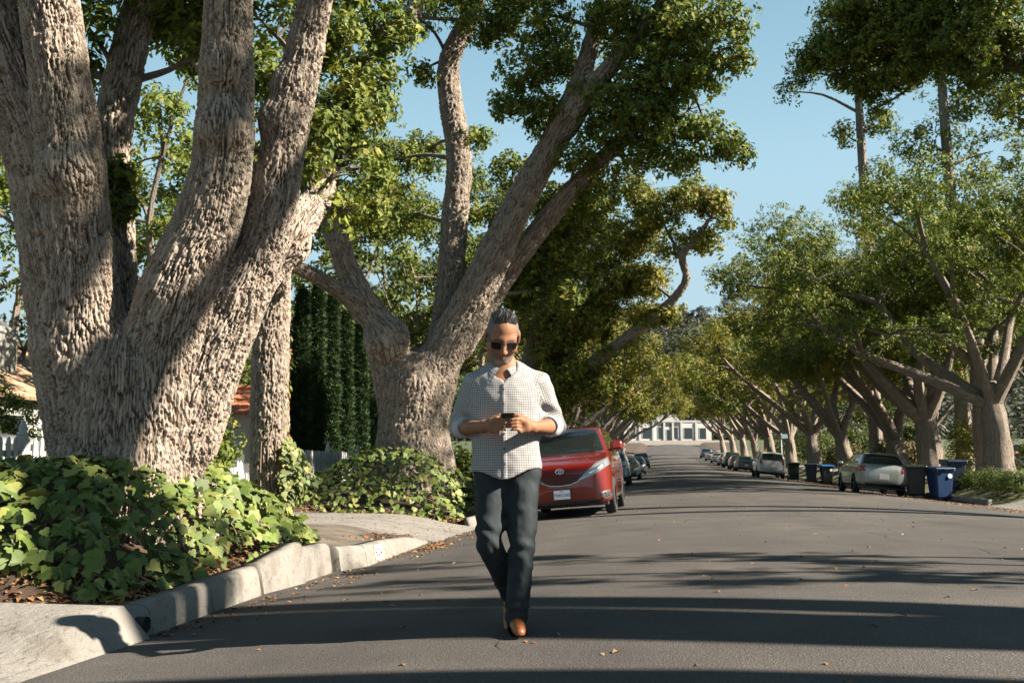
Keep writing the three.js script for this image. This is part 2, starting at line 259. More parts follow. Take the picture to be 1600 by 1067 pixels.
// tapered wobbly tube through [x,y,z,r]
function limbTube(pts, radial = 8, sub = 3, seed = 1, wob = 0.12) {
  const c = new THREE.CatmullRomCurve3(pts.map(p => V(p[0], p[1], p[2])), false, 'centripetal'), n = (pts.length - 1) * sub, pos = [], uv = [], idx = []; let s = 0, prev = null; const up = V(0.31, 0.2, 0.93).normalize(); const rep = Math.max(1, Math.round(2 * Math.PI * pts[0][3] / BTU));
  for (let i = 0; i <= n; i++) {
    const t = i / n, p = c.getPoint(t), d = c.getTangent(t), f = t * (pts.length - 1), k = Math.min(pts.length - 2, Math.floor(f)), r = lerp(pts[k][3], pts[k + 1][3], f - k); if (prev) s += p.distanceTo(prev); prev = p;
    const e = up.clone().addScaledVector(d, -up.dot(d)).normalize(), g = d.clone().cross(e);
    for (let j = 0; j <= radial; j++) { const a = j / radial * Math.PI * 2, rr = r * (1 + wob * N3(Math.cos(a) * 1.3 + seed, Math.sin(a) * 1.3, s * 1.4 / Math.max(r * 3, 0.2))); pos.push(p.x + rr * (e.x * Math.cos(a) + g.x * Math.sin(a)), p.y + rr * (e.y * Math.cos(a) + g.y * Math.sin(a)), p.z + rr * (e.z * Math.cos(a) + g.z * Math.sin(a))); uv.push(j / radial * rep, s / BTV); }
    if (i) for (let j = 0; j < radial; j++) { const a = (i - 1) * (radial + 1) + j, b = a + radial + 1; idx.push(a, a + 1, b, a + 1, b + 1, b); }
  }
  return geo(pos, idx, uv);
}
// leaves ------------------------------------------------------------
function addLeaf(P, I, q, o, len, wid, fold, curl) { // pointed oval leaf, 4 triangles folded along the midrib
  const b = P.length / 3, pts = [[0, 0, 0], [-wid, fold, len * 0.42], [wid, fold, len * 0.42], [0, curl * 0.35, len * 0.5], [0, -curl, len]];
  for (const p of pts) { const v = V(...p).applyQuaternion(q).add(o); P.push(v.x, v.y, v.z); }
  I.push(b, b + 3, b + 1, b, b + 2, b + 3, b + 1, b + 3, b + 4, b + 3, b + 2, b + 4);
}
function sprigGeometry(seed, n, R, len) {
  const r = RNG(seed), P = [], I = [];
  for (let i = 0; i < n; i++) {
    const a = r() * 6.283, e = (r() - 0.35) * 1.5, o = V(Math.cos(a) * Math.cos(e), Math.sin(e) * 0.8 + 0.1, Math.sin(a) * Math.cos(e)).multiplyScalar(R * (0.25 + 0.75 * r()));
    const q = new THREE.Quaternion().setFromEuler(new THREE.Euler((r() - 0.25) * 1.2, a + (r() - 0.5) * 1.6, (r() - 0.5) * 1.4, 'YXZ')); const q2 = new THREE.Quaternion().setFromAxisAngle(V(0, 1, 0), Math.PI / 2 - 2 * a); q.premultiply(q2.identity());
    addLeaf(P, I, q, o, len * (0.7 + 0.6 * r()), len * (0.2 + 0.08 * r()), len * 0.09, len * 0.12 * r());
  }
  return geo(P, I);
}
const SPRIG = sprigGeometry(5, 11, 0.17, 0.105), SPRIG_FAR = sprigGeometry(9, 9, 0.26, 0.19), SPRIG_FINE = sprigGeometry(13, 12, 0.12, 0.06);
const NEEDLES = (() => { const r = RNG(3), P = [], I = []; for (let i = 0; i < 12; i++) { const q = new THREE.Quaternion().setFromEuler(new THREE.Euler(-1.2 + (r() - 0.5) * 1.3, r() * 6.28, 0, 'YXZ')); addLeaf(P, I, q, V((r() - 0.5) * 0.08, r() * 0.1, (r() - 0.5) * 0.08), 0.09 + 0.07 * r(), 0.016, 0.005, 0.01); } return geo(P, I); })();
const _m = new THREE.Matrix4(), _q = new THREE.Quaternion(), _q2 = new THREE.Quaternion(), _UP = V(0, 1, 0);
function instanced(name, g, mat, list, parent) { // list of {p, d (direction), spin, s, c}
  const im = new THREE.InstancedMesh(g, mat, list.length);
  list.forEach((e, i) => { _q.setFromUnitVectors(_UP, e.d); _q2.setFromAxisAngle(_UP, e.spin); _m.compose(e.p, _q.multiply(_q2), typeof e.s === 'number' ? V(e.s, e.s, e.s) : e.s); im.setMatrixAt(i, _m); im.setColorAt(i, e.c); });
  im.name = name; im.castShadow = im.receiveShadow = true; im.userData.kind = 'stuff'; if (parent) parent.add(im); return im;
}
function leafColour(r, pal) { const t = r(), u = r(), a = pal[Math.floor(t * pal.length)], k = 0.75 + 0.5 * u; return rgb(a[0] * k, a[1] * k, a[2] * k); }
const PAL = { camphor: [[0.095, 0.135, 0.0125], [0.128, 0.173, 0.0146], [0.067, 0.106, 0.0115], [0.173, 0.205, 0.0188], [0.106, 0.151, 0.0136], [0.212, 0.216, 0.0251]],
  warm: [[0.167, 0.189, 0.0177], [0.212, 0.216, 0.0241], [0.112, 0.146, 0.0136], [0.257, 0.227, 0.0293], [0.139, 0.167, 0.0167], [0.260, 0.205, 0.0313]],
  dark: [[0.078, 0.112, 0.014], [0.098, 0.132, 0.015], [0.066, 0.098, 0.013], [0.115, 0.15, 0.017]],
  cypress: [[0.05, 0.09, 0.024], [0.0216, 0.0468, 0.0158], [0.0288, 0.0576, 0.018], [0.036, 0.0684, 0.0202]] };
// clumps [[x,y,z,r,n]]; leaves sit mostly in each clump's outer shell, turned outward and up
function clumpLeaves(r, clumps, pal, size, gap0 = -0.12, gap = 0.08) {
  const out = [];
  for (const [x, y, z, R, n] of clumps) for (let i = 0; i < n; i++) {
    const a = r() * 6.283, u = r() * 2 - 1, h = Math.sqrt(1 - u * u), dx = h * Math.cos(a), dy = u, dz = h * Math.sin(a), lobe = 0.98 + 0.62 * N3(dx * 1.7 + x * 3.1, dy * 1.7 + y * 2.7, dz * 1.7 + z * 3.3), rad = R * lobe * (r() < 0.1 ? 0.85 + 0.28 * r() : 0.38 + 0.66 * Math.pow(r(), 0.6));
    const p = V(x + dx * rad, y + dy * rad * 0.72, z + dz * rad); if (N3(p.x * 1.15 / Math.max(R, 0.7), p.y * 1.5 / Math.max(R, 0.7), p.z * 1.15 / Math.max(R, 0.7)) < gap0 + gap * r()) continue;
    const d = V(dx * 0.8 + (r() - 0.5) * 0.8, dy * 0.5 + 0.5 + (r() - 0.5) * 0.6, dz * 0.8 + (r() - 0.5) * 0.8).normalize();
    out.push({ p, d, spin: r() * 6.283, s: size * (0.7 + 0.6 * r()), c: leafColour(r, pal) });
  }
  return out;
}
// ---------------------------------------------------------------- ground, road, kerbs, aprons
function sheet(xs, zs, fy, uvs = 1, offset = 0, colour, skirt = 0) {
  const nx = xs.length, nz = zs.length, pos = [], uv = [], idx = [], col = [];
  for (let j = 0; j < nz; j++) for (let i = 0; i < nx; i++) { const x = xs[i], z = zs[j]; pos.push(x, fy(x, z) + offset, z); uv.push(x * uvs, -z * uvs); if (colour) col.push(...colour(x, z)); }
  for (let j = 0; j < nz - 1; j++) for (let i = 0; i < nx - 1; i++) { const a = j * nx + i; idx.push(a, a + 1, a + nx, a + 1, a + nx + 1, a + nx); }
  if (skirt) { // closed edge so that a slab has thickness
    const ring = []; for (let i = 0; i < nx; i++) ring.push(i); for (let j = 1; j < nz; j++) ring.push(j * nx + nx - 1); for (let i = nx - 2; i >= 0; i--) ring.push((nz - 1) * nx + i); for (let j = nz - 2; j > 0; j--) ring.push(j * nx);
    const o = pos.length / 3, m = ring.length; for (const k of ring) { pos.push(pos[3 * k], pos[3 * k + 1], pos[3 * k + 2]); uv.push(uv[2 * k], uv[2 * k + 1]); } for (const k of ring) { pos.push(pos[3 * k], pos[3 * k + 1] - skirt, pos[3 * k + 2]); uv.push(uv[2 * k], uv[2 * k + 1] + skirt * uvs); }
    for (let q = 0; q < m; q++) { const a = o + q, b = o + (q + 1) % m; idx.push(a, a + m, b, b, a + m, b + m); }
  }
  const g = geo(pos, idx, uv); if (colour) g.setAttribute('color', new THREE.BufferAttribute(new Float32Array(col), 3)); return g;
}
const span = (a, b, n) => Array.from({ length: n + 1 }, (_, i) => lerp(a, b, i / n));
{
  const xs = [-900, -500, -300, -200, -140, -100, -75, -55, -42, -32, -25, -20, -16, -13, -11, -9.5, -8.5, -7.5, -6.8, -6.2, -5.7, -5.2, -4.8, -4.5, -4.2, -3.95, -3.8, -3.7, -3.665, -3.6, ...span(-3.4, 9.15, 12), 9.4, 9.6, 9.9, 10.2, 10.6, 11, 11.5, 12.2, 13, 14, 16, 18, 21, 25, 32, 42, 55, 75, 100, 140, 200, 300, 500, 900];
  const zs = [60, 30, 15, 8, 4, 2, ...span(0, -30, 150), ...span(-31, -60, 29), ...span(-63, -300, 79), ...span(-310, -700, 39), -800, -1000, -1400];
  struct('ground', sheet(xs, zs, groundY, 1 / 2.2, -0.05, (x, z) => { const g = Math.max(sstep(6, 14, x < 0 ? ROAD_L - x : x - ROAD_R), sstep(-255, -275, z)); return [1 - 0.25 * g, 1 + 0.75 * g, 1 - 0.2 * g]; }), M.soil, 'brown bare soil and leaf litter of the gardens and verges');
  // asphalt with darker oil-worn lanes, patches and pale dust blotches of its own
  const patch = (x, z) => { const n = (1 + 0.75 * fbm(x * 0.35, 1, z * 0.16, 4) + 0.42 * fbm(x * 2.3, 5, z * 1.9, 3)) * (1 - 0.4 * sstep(0.16, 0.34, fbm(x * 1.1 + 40, 3, z * 0.8, 3))); const dirt = sstep(0.05, 0.5, fbm(x * 0.9, 9, z * 0.7, 3)) * 0.3; return [n * (1 + dirt), n * (1 + dirt * 0.85), n * (1 + dirt * 0.7)]; };
  const zr = [...span(14, 0, 20), ...span(-0.2, -20, 130), ...span(-20.4, -60, 90), ...span(-61, -262, 101)];
  struct('road', sheet(span(ROAD_L - 0.17, ROAD_R + 0.02, 64), zr, roadY, 1 / 3.1, 0, patch), M.asphalt, 'dark worn asphalt street climbing gently away');
  { // narrow tar-filled cracks wandering over the asphalt
    const r = RNG(611), seam = std({ color: rgb(0.018, 0.017, 0.016), roughness: 0.7, side: THREE.DoubleSide }), rd = scene.getObjectByName('road');
    for (const [x0, z0, a0, L] of [[-0.6, -4.6, 1.9, 2.2], [1.6, -5.2, 0.25, 3.6], [3.2, -8.5, 1.75, 5], [0.4, -9.5, 0.1, 2.6], [5.2, -11, 1.4, 6], [-1.6, -12.4, 0.35, 3], [2.2, -15, 1.65, 7], [6, -20, 0.2, 3.5], [4, -24, 1.5, 8]]) {
      const P = [], I = []; let x = x0, z = z0, a = a0; const n = Math.floor(L / 0.09);
      for (let i = 0; i <= n; i++) { const w = (0.0025 + 0.003 * r()) * Math.min(1, i / 4, (n - i) / 4), nx = -Math.sin(a), nz = Math.cos(a); P.push(x + nx * w, roadY(x + nx * w, z + nz * w) + 0.004, z + nz * w, x - nx * w, roadY(x - nx * w, z - nz * w) + 0.004, z - nz * w); if (i) { const b = 2 * i; I.push(b - 2, b - 1, b, b - 1, b + 1, b); } a += (r() - 0.5) * 0.9; a += (a0 - a) * 0.25; x += Math.cos(a) * 0.09; z -= Math.sin(a) * 0.09; }
      part(rd, 'tar_seam', geo(P, I), seam);
    }
  }
  const lawnZ = span(-27.8, -130, 60);
  struct('lawn', sheet(span(ROAD_R + 0.2, 10.6, 6), lawnZ, groundY, 0.7, -0.02), M.grass, 'dry grass strip behind the far kerb');
  struct('lawn', sheet(span(12.6, 60, 16), span(20, -200, 60), groundY, 0.5, -0.03), M.grass, 'front lawns of the gardens across the street');
  struct('lawn', sheet(span(-60, -8.2, 16), span(12, -200, 60), groundY, 0.5, -0.03), M.grass, 'front lawns behind the picket fence');
  struct('pavement', sheet(span(10.75, 12.3, 3), span(20, -200, 110), groundY, 0.5, -0.01), M.concrete, 'concrete footpath behind the street trees');
}
// kerb blocks: worn concrete with rounded nose; profile swept between two stations
function kerbGeo(z0, z1, x0, x1, top0, top1, side = 1, width = 0.17, seed = 1, n = 10, base0 = null, base1 = null, lean = 0.025) {
  const prof2 = [[0, 0], [0.01, 0.35], [0.02, 0.7], [0.032, 0.88], [0.06, 0.985], [0.1, 1], [width, 1], [width, 0]], pos = [], uv = [], idx = [], m = prof2.length;
  for (let i = 0; i <= n; i++) { const t = i / n, z = lerp(z0, z1, t), x = lerp(x0, x1, t), top = lerp(top0, top1, t), b = roadY(x, z) - 0.06; let acc = 0;
    for (let j = 0; j < m; j++) { const [px, py] = prof2[j], w = 0.013 * fbm(z * 3 + seed, py * 3, px * 8, 3) * (j > 0 && j < 7 ? 1 : 0); pos.push(x - side * (px + lean * py) + w, lerp(b, top, py) + w * 0.8 * py, z + (i === 0 || i === n ? 0.01 * fbm(px * 9, py * 6, seed, 2) : 0)); acc += j ? Math.hypot(px - prof2[j - 1][0], (py - prof2[j - 1][1]) * 0.3) : 0; uv.push(z * 0.6, acc * 0.6 + seed * 0.31); } }
  for (let i = 0; i < n; i++) for (let j = 0; j < m - 1; j++) { const a = i * m + j, b = a + m; if (side > 0) idx.push(a, a + 1, b, a + 1, b + 1, b); else idx.push(a, b, a + 1, a + 1, b, b + 1); }
  for (const [o, f] of [[0, 1], [n * m, -1]]) for (let j = 1; j < m - 1; j++) if (f * side > 0) idx.push(o, o + j + 1, o + j); else idx.push(o, o + j, o + j + 1);
  return geo(pos, idx, uv);
}
{
  const k = named(new THREE.Group(), 'kerb'); k.userData = { kind: 'structure', label: 'cracked concrete kerb lifted by tree roots along the ivy bed' }; scene.add(k);
  const T = GUT + 0.2;
  [[-6.05, -6.32, -3.49, -3.46, T - 0.02, T + 0.0], [-6.325, -7.35, -3.46, -3.52, T, T + 0.03], [-7.365, -8.4, -3.52, -3.58, T + 0.03, T + 0.05],
    [-8.52, -9.3, -3.6, -3.5, T + 0.05, T + 0.2], [-9.32, -10.3, -3.56, -3.58, T + 0.13, T + 0.11],
    [-10.42, -10.75, -3.52, -3.32, T + 0.06, T + 0.05], [-10.76, -11.8, -3.32, -3.36, T + 0.05, T + 0.035], [-11.815, -13.2, -3.36, -3.44, T + 0.035, T - 0.03], [-13.215, -14.6, -3.44, -3.5, T - 0.03, GUT + 0.02]]
    .forEach((a, i) => part(k, 'kerb_block', kerbGeo(...a, 1, 0.2, i * 3.7 + 1, 12), M.concrete));
  // painted house number on the driveway kerb
  const cv = document.createElement('canvas'); cv.width = 128; cv.height = 96; const c = cv.getContext('2d'); c.fillStyle = '#a9a9a6'; c.fillRect(0, 0, 128, 96); c.fillStyle = '#0c0c10'; c.font = 'bold 70px sans-serif'; c.textAlign = 'center'; c.textBaseline = 'middle'; c.fillText('524', 64, 50);
  const t = new THREE.CanvasTexture(cv); t.colorSpace = THREE.SRGBColorSpace;
  const g = new THREE.PlaneGeometry(0.34, 0.17, 2, 2); const m = part(k, 'painted_number', g, std({ map: t, roughness: 0.7 })); m.rotation.y = Math.PI / 2 + 0.03; m.rotation.order = 'YXZ'; m.rotation.x = -0.21; m.position.set(-3.366, GUT + 0.135, -11.3);
  part(k, 'drain_pipe', new THREE.CylinderGeometry(0.055, 0.055, 0.1, 20, 1, true).rotateZ(Math.PI / 2).translate(-3.5, GUT + 0.085, -6.19), std({ color: rgb(0.03, 0.03, 0.03), roughness: 0.9, side: THREE.DoubleSide })); part(k, 'drain_opening', new THREE.CircleGeometry(0.053, 20).rotateY(Math.PI / 2).translate(-3.47, GUT + 0.085, -6.19), std({ color: rgb(0.008, 0.008, 0.008), roughness: 1 }));
  // long kerb of the left side beyond the driveway, and the right side
  const kl = named(new THREE.Group(), 'kerb'); kl.userData = { kind: 'structure', label: 'concrete kerb on the ivy side beyond the driveway' }; scene.add(kl);
  for (let z = -17.9, i = 0; z > -150; z -= 3, i++) part(kl, 'kerb_block', kerbGeo(z, z - 2.985, ROAD_L, ROAD_L, prof(z) + GUT + 0.19, prof(z - 3) + GUT + 0.19, 1, 0.17, i, 4), M.concrete);
  const kr = named(new THREE.Group(), 'kerb'); kr.userData = { kind: 'structure', label: 'concrete kerb on the far side of the street' }; scene.add(kr);
  for (let z = 12, i = 0; z > -170; z -= 3, i++) { if (z < -21 && z > -30) continue; part(kr, 'kerb_block', kerbGeo(z, z - 2.985, ROAD_R, ROAD_R, prof(z) + GUT + 0.19, prof(z - 3) + GUT + 0.19, -1, 0.17, i, 4), M.concrete); }
}
struct('path', sheet(span(-5.6, -3.62, 16), span(-10.35, -14.42, 24), (x, z) => lerp(groundY(x, Math.max(z, -13.5)) - 0.028, driveY(x, z, 0.012) + 0.018, sstep(-12.2, -14.2, z)), 0.7, 0), std({ map: soilC, color: rgb(1.9, 2.5, 3.3), roughness: 1, bumpMap: soilC, bumpScale: 0.015 }), 'pale sandy dirt behind the driveway kerb');
for (const [i, label] of [[0, 'pale concrete driveway apron in the near corner'], [1, 'pale concrete driveway apron between the two ivy beds'], [2, 'concrete driveway apron across the street beside the blue bins']]) {
  const [z0, z1, s, up] = DRIVES[i], fy = (x, z) => driveY(x, z, up), k = named(new THREE.Group(), 'driveway'); k.userData = { kind: 'structure', label }; scene.add(k);
  // poured slabs with open joints between them
  const xj = s < 0 ? [-3.36, -5.0, -6.7, -7.9] : [9.2, 10.9, 12.6, 15], n = Math.max(2, Math.round((z0 - z1) / 1.9));
  for (let a = 0; a < 3; a++) for (let b = 0; b < n; b++) { const x0 = Math.min(xj[a], xj[a + 1]) + 0.006, x1 = Math.max(xj[a], xj[a + 1]) - 0.006; part(k, 'slab', sheet(span(x0, x1, 8), span(lerp(z0, z1, b / n) - 0.006, lerp(z0, z1, (b + 1) / n) + 0.006, 8), fy, 0.55, 0.012, null, 0.16), M.concrete); }
}
// ---------------------------------------------------------------- street trees
const T1 = {
  trunk: [[-5.27,-0.08,-8.99,0.95],[-5.27,0.52,-8.91,0.722],[-5.25,1.05,-8.85,0.633],[-5.25,1.62,-8.82,0.592]],
  a: [[-5.56,1.18,-8.78,0.437],[-5.68,1.99,-8.66,0.431],[-5.78,2.86,-8.48,0.394],[-5.89,3.6,-8.31,0.345],[-6.06,4.3,-8.09,0.295],[-6.22,4.87,-7.89,0.261],[-6.35,5.55,-7.67,0.228],[-6.56,6.45,-7.42,0.18]],
  a2: [[-5.55,1.86,-8.59,0.376],[-5.52,2.64,-8.39,0.298],[-5.52,3.54,-8.17,0.276],[-5.56,4.35,-7.96,0.267],[-5.58,5.02,-7.76,0.255],[-5.61,5.92,-7.54,0.208]],
  b: [[-5.62,1.67,-9.32,0.236],[-5.73,2.5,-9.4,0.192],[-5.86,3.44,-9.46,0.175],[-5.94,4.23,-9.44,0.184],[-5.87,5.04,-9.45,0.193],[-5.74,5.8,-9.47,0.173],[-5.52,6.49,-9.52,0.145],[-5.19,7.42,-9.55,0.103]],
  c: [[-4.93,1.3,-8.86,0.412],[-4.89,1.87,-8.8,0.361],[-4.72,2.44,-8.7,0.353],[-4.52,2.85,-8.64,0.314],[-4.36,3.16,-8.61,0.295],[-4.22,3.66,-8.56,0.269],[-4.18,4.09,-8.51,0.263],[-4.13,4.69,-8.39,0.237],[-4.08,5.29,-8.27,0.223],[-4.05,6.09,-8.06,0.184]],
  d: [[-4.74,1.05,-9.03,0.333],[-4.48,1.81,-9.07,0.278],[-4.22,2.48,-9.12,0.261],[-4.06,2.87,-9.1,0.252],[-3.92,3.25,-9.07,0.235],[-3.78,3.94,-9.0,0.216],[-3.59,4.75,-8.92,0.189],[-3.43,5.4,-8.86,0.157],[-3.25,6.24,-8.78,0.124]],
  e: [[-4.43,2.17,-9.24,0.231],[-4.2,2.84,-9.49,0.218],[-3.99,3.26,-9.67,0.208],[-3.96,3.57,-10.04,0.194],[-4.08,3.9,-10.69,0.169],[-4.26,4.36,-11.52,0.141],[-4.39,4.99,-12.24,0.106],[-4.47,5.79,-12.94,0.075]],
};
const T2 = {
  trunk: [[-5.53,-0.19,-13.15,0.281],[-5.52,0.35,-13.08,0.263],[-5.49,1.61,-12.92,0.254],[-5.43,2.86,-12.76,0.245],[-5.38,3.76,-12.65,0.236],[-5.33,4.39,-12.58,0.227],[-5.23,5.45,-12.66,0.202],[-5.09,6.63,-12.73,0.168],[-4.86,8.21,-12.76,0.123]],
  b: [[-5.33,4.3,-12.59,0.163],[-5.73,5.21,-12.72,0.12],[-6.35,6.09,-12.91,0.095],[-7.04,7.16,-13.17,0.069]],
};
const T3 = {
  trunk: [[-5.54,0.22,-21.16,1.075],[-5.52,1.15,-21.04,0.846],[-5.5,1.93,-20.94,0.745],[-5.44,2.64,-20.85,0.774]],
  l: [[-5.78,2.36,-20.84,0.43],[-6.0,3.06,-20.61,0.399],[-6.07,3.75,-20.41,0.355],[-6.43,4.38,-20.27,0.298],[-6.78,5.02,-20.13,0.241],[-6.95,5.7,-19.91,0.226],[-7.19,6.33,-19.79,0.212],[-7.14,7.18,-19.48,0.189],[-6.83,8.43,-19.36,0.182],[-6.13,9.59,-19.12,0.18],[-5.17,10.39,-18.96,0.165],[-4.29,11.45,-18.75,0.136]],
  lb: [[-6.51,4.31,-20.26,0.213],[-6.84,4.57,-19.67,0.166],[-7.17,4.8,-18.97,0.148],[-7.45,4.91,-18.3,0.124],[-7.78,5.14,-17.41,0.1],[-8.15,5.55,-16.48,0.072]],
  lc: [[-6.82,4.91,-20.34,0.186],[-7.22,5.76,-20.47,0.174],[-7.71,6.66,-20.69,0.148],[-8.27,7.96,-20.84,0.121],[-8.61,9.46,-20.99,0.092]],
  r: [[-5.28,2.21,-20.94,0.545],[-4.84,3.21,-20.87,0.473],[-4.26,4.19,-20.73,0.428],[-3.68,5.21,-20.48,0.382],[-3.07,6.35,-20.22,0.329],[-2.47,7.32,-19.98,0.291],[-1.88,8.18,-19.66,0.26],[-1.53,8.94,-19.31,0.189],[-1.2,9.85,-19.03,0.147],[-0.98,10.74,-18.75,0.106]],
  r2: [[-1.88,8.11,-19.67,0.232],[-1.23,8.66,-19.18,0.187],[-0.47,9.37,-18.7,0.156],[0.25,9.96,-18.22,0.114],[0.87,10.75,-17.81,0.074]],
  m: [[-5.15,2.85,-21.59,0.37],[-4.87,4.49,-21.62,0.329],[-4.73,6.47,-21.58,0.301],[-4.58,7.96,-21.41,0.286],[-4.73,9.16,-21.23,0.271],[-4.77,10.28,-21.07,0.249],[-4.26,11.32,-21.02,0.211],[-3.86,12.59,-20.91,0.166]],
  s: [[-4.49,3.54,-21.29,0.292],[-3.75,4.7,-21.25,0.248],[-2.82,5.86,-20.94,0.23],[-1.9,6.82,-20.55,0.198],[-1.03,7.53,-20.18,0.166],[-0.19,8.21,-19.81,0.122],[0.62,8.73,-19.46,0.08],[1.01,9.1,-19.27,0.066]],
};
const T4 = {
  trunk: [[-5.21,-0.21,-33.51,0.67],[-5.07,1.01,-33.37,0.558],[-4.82,2.33,-33.24,0.514],[-4.48,3.22,-33.17,0.491]],
  a: [[-4.37,3.0,-33.22,0.38],[-3.31,3.62,-32.79,0.308],[-2.05,4.36,-32.07,0.236],[-0.63,5.31,-31.35,0.188],[0.45,6.12,-30.8,0.144],[0.88,6.73,-30.48,0.122],[0.75,7.4,-30.17,0.111],[1.13,7.83,-29.87,0.09],[1.66,8.47,-29.66,0.06]],
  b: [[-4.37,2.78,-33.25,0.357],[-3.69,4.11,-33.18,0.29],[-2.8,5.48,-33.44,0.225],[-2.33,7.3,-33.48,0.181],[-1.52,8.65,-33.43,0.136]],
  c: [[-4.72,2.78,-33.3,0.381],[-4.52,4.6,-33.5,0.317],[-4.08,6.47,-33.73,0.252],[-3.4,8.37,-33.99,0.186],[-2.93,10.04,-34.05,0.117]],
};
const K5 = [[4.24,11.1,-23.79,0.72,304],[4.88,11.66,-23.82,0.88,454],[5.55,11.04,-23.49,0.94,518],[6.19,11.28,-23.05,0.92,496],[6.79,10.76,-22.71,0.97,557],[7.37,10.68,-22.29,1.03,618],[7.9,9.96,-21.96,1.0,590],[5.33,10.31,-24.07,0.51,153],[6.0,10.39,-23.65,0.66,254],[7.82,11.19,-22.3,1.03,618],[8.05,8.89,-22.13,0.65,244],[5.02,12.05,-23.28,0.94,518],[3.85,10.92,-23.96,0.32,61],[5.55,9.71,-24.18,0.32,60],[6.37,12.35,-22.94,1.23,882],[7.55,12.14,-22.13,1.32,1022],[7.3,9.78,-22.71,0.59,207],[4.58,10.55,-24.12,0.35,73]];
const K1 = [[-6.13,5.59,-9.13,0.35,71],[-6.47,5.31,-9.63,0.29,50],[-5.7,5.89,-9.67,0.44,113],[-5.29,6.03,-9.71,0.44,113],[-4.13,5.52,-9.45,0.39,86],[-4.14,5.0,-9.62,0.3,51],[-4.08,4.07,-9.14,0.17,40],[-4.13,3.64,-9.19,0.16,40],[-5.73,3.93,-9.21,0.12,40],[-5.69,3.59,-9.26,0.1,40],[-6.32,6.02,-8.54,0.6,211],[-5.66,6.63,-9.07,0.77,347],[-4.47,6.35,-8.78,0.67,260],[-3.93,6.42,-9.36,0.63,232],[-4.83,5.42,-9.46,0.21,40],[-6.99,5.49,-9.11,0.28,46],[-6.74,6.39,-7.91,0.7,284],[-3.77,4.22,-10.5,0.3,53],[-3.57,3.79,-10.59,0.2,40],[-4.08,4.44,-10.73,0.26,40],[-4.01,4.86,-10.68,0.31,56],[-5.9,7.34,-8.43,0.87,440],[-4.51,7.48,-8.62,0.87,440],[-3.43,7.53,-9.3,0.77,347]];
const K2 = [[-4.14,5.52,-12.0,0.61,215],[-3.94,4.82,-12.13,0.5,148],[-4.34,4.49,-12.11,0.48,133],[-3.94,5.97,-12.48,0.45,118],[-4.11,6.51,-12.39,0.54,171],[-4.47,6.56,-11.81,0.52,158],[-3.83,7.0,-12.67,0.51,150],[-4.19,4.1,-11.98,0.29,49],[-3.84,4.28,-12.21,0.29,50],[-4.97,5.47,-12.49,0.36,77],[-6.94,7.24,-13.38,0.55,177],[-6.34,6.16,-13.11,0.39,87],[-4.61,7.74,-12.66,0.75,327],[-3.81,8.37,-13.21,0.77,350],[-7.22,7.74,-13.27,0.6,211]];
const K3 = [[-3.61,10.51,-19.59,0.77,347],[-2.58,10.41,-19.25,0.89,462],[-2.05,9.53,-19.45,0.75,331],[-2.67,9.13,-19.41,0.66,252],[-3.02,8.52,-19.44,0.49,142],[-2.35,8.25,-19.58,0.55,175],[-0.78,9.95,-18.57,0.78,356],[-0.15,9.34,-18.55,0.77,349],[0.49,9.59,-18.31,0.82,397],[1.03,9.12,-18.25,0.69,278],[1.43,9.34,-18.08,0.5,144],[1.58,8.56,-18.1,0.32,60],[0.84,8.58,-18.5,0.63,235],[0.22,8.53,-18.92,0.75,333],[-0.56,8.48,-19.01,0.79,364],[0.59,7.81,-18.86,0.62,223],[-0.18,7.86,-19.25,0.77,343],[-0.98,7.8,-19.34,0.69,282],[1.08,7.33,-19.01,0.54,171],[1.56,6.95,-18.82,0.41,96],[0.45,7.14,-19.24,0.55,176],[-0.33,7.27,-19.51,0.51,150],[-1.69,7.3,-19.8,0.49,142],[-1.44,8.54,-19.37,0.4,95],[-2.13,6.61,-21.36,0.81,381],[-1.37,6.76,-20.94,0.69,277],[-0.92,6.9,-20.49,0.59,202],[-2.64,5.7,-21.91,0.87,444],[-3.24,7.42,-20.87,0.52,160],[-3.51,6.67,-21.64,0.54,171],[-1.9,6.0,-21.98,0.78,356],[-3.18,4.9,-22.44,0.8,372],[-2.42,5.05,-22.54,0.89,464],[-6.63,6.57,-21.68,0.74,317],[-6.37,7.4,-23.65,0.92,492],[-6.57,8.41,-22.47,0.74,317],[-6.01,8.89,-23.51,0.73,315],[-5.37,11.04,-20.27,0.59,201],[-4.63,11.84,-20.28,1.03,618],[-3.03,12.04,-19.48,1.26,931],[-0.88,11.23,-18.39,1.17,803],[0.76,10.74,-17.99,1.0,589],[-5.37,10.01,-20.91,0.39,89],[-4.28,8.55,-21.58,0.4,91],[-4.16,5.61,-22.7,0.63,230],[-4.54,7.14,-22.95,0.54,173],[-8.21,9.27,-20.57,0.6,211],[-7.85,5.57,-17.54,0.43,108],[-8.17,5.73,-16.66,0.44,111],[-7.71,8.16,-20.59,0.51,149]];
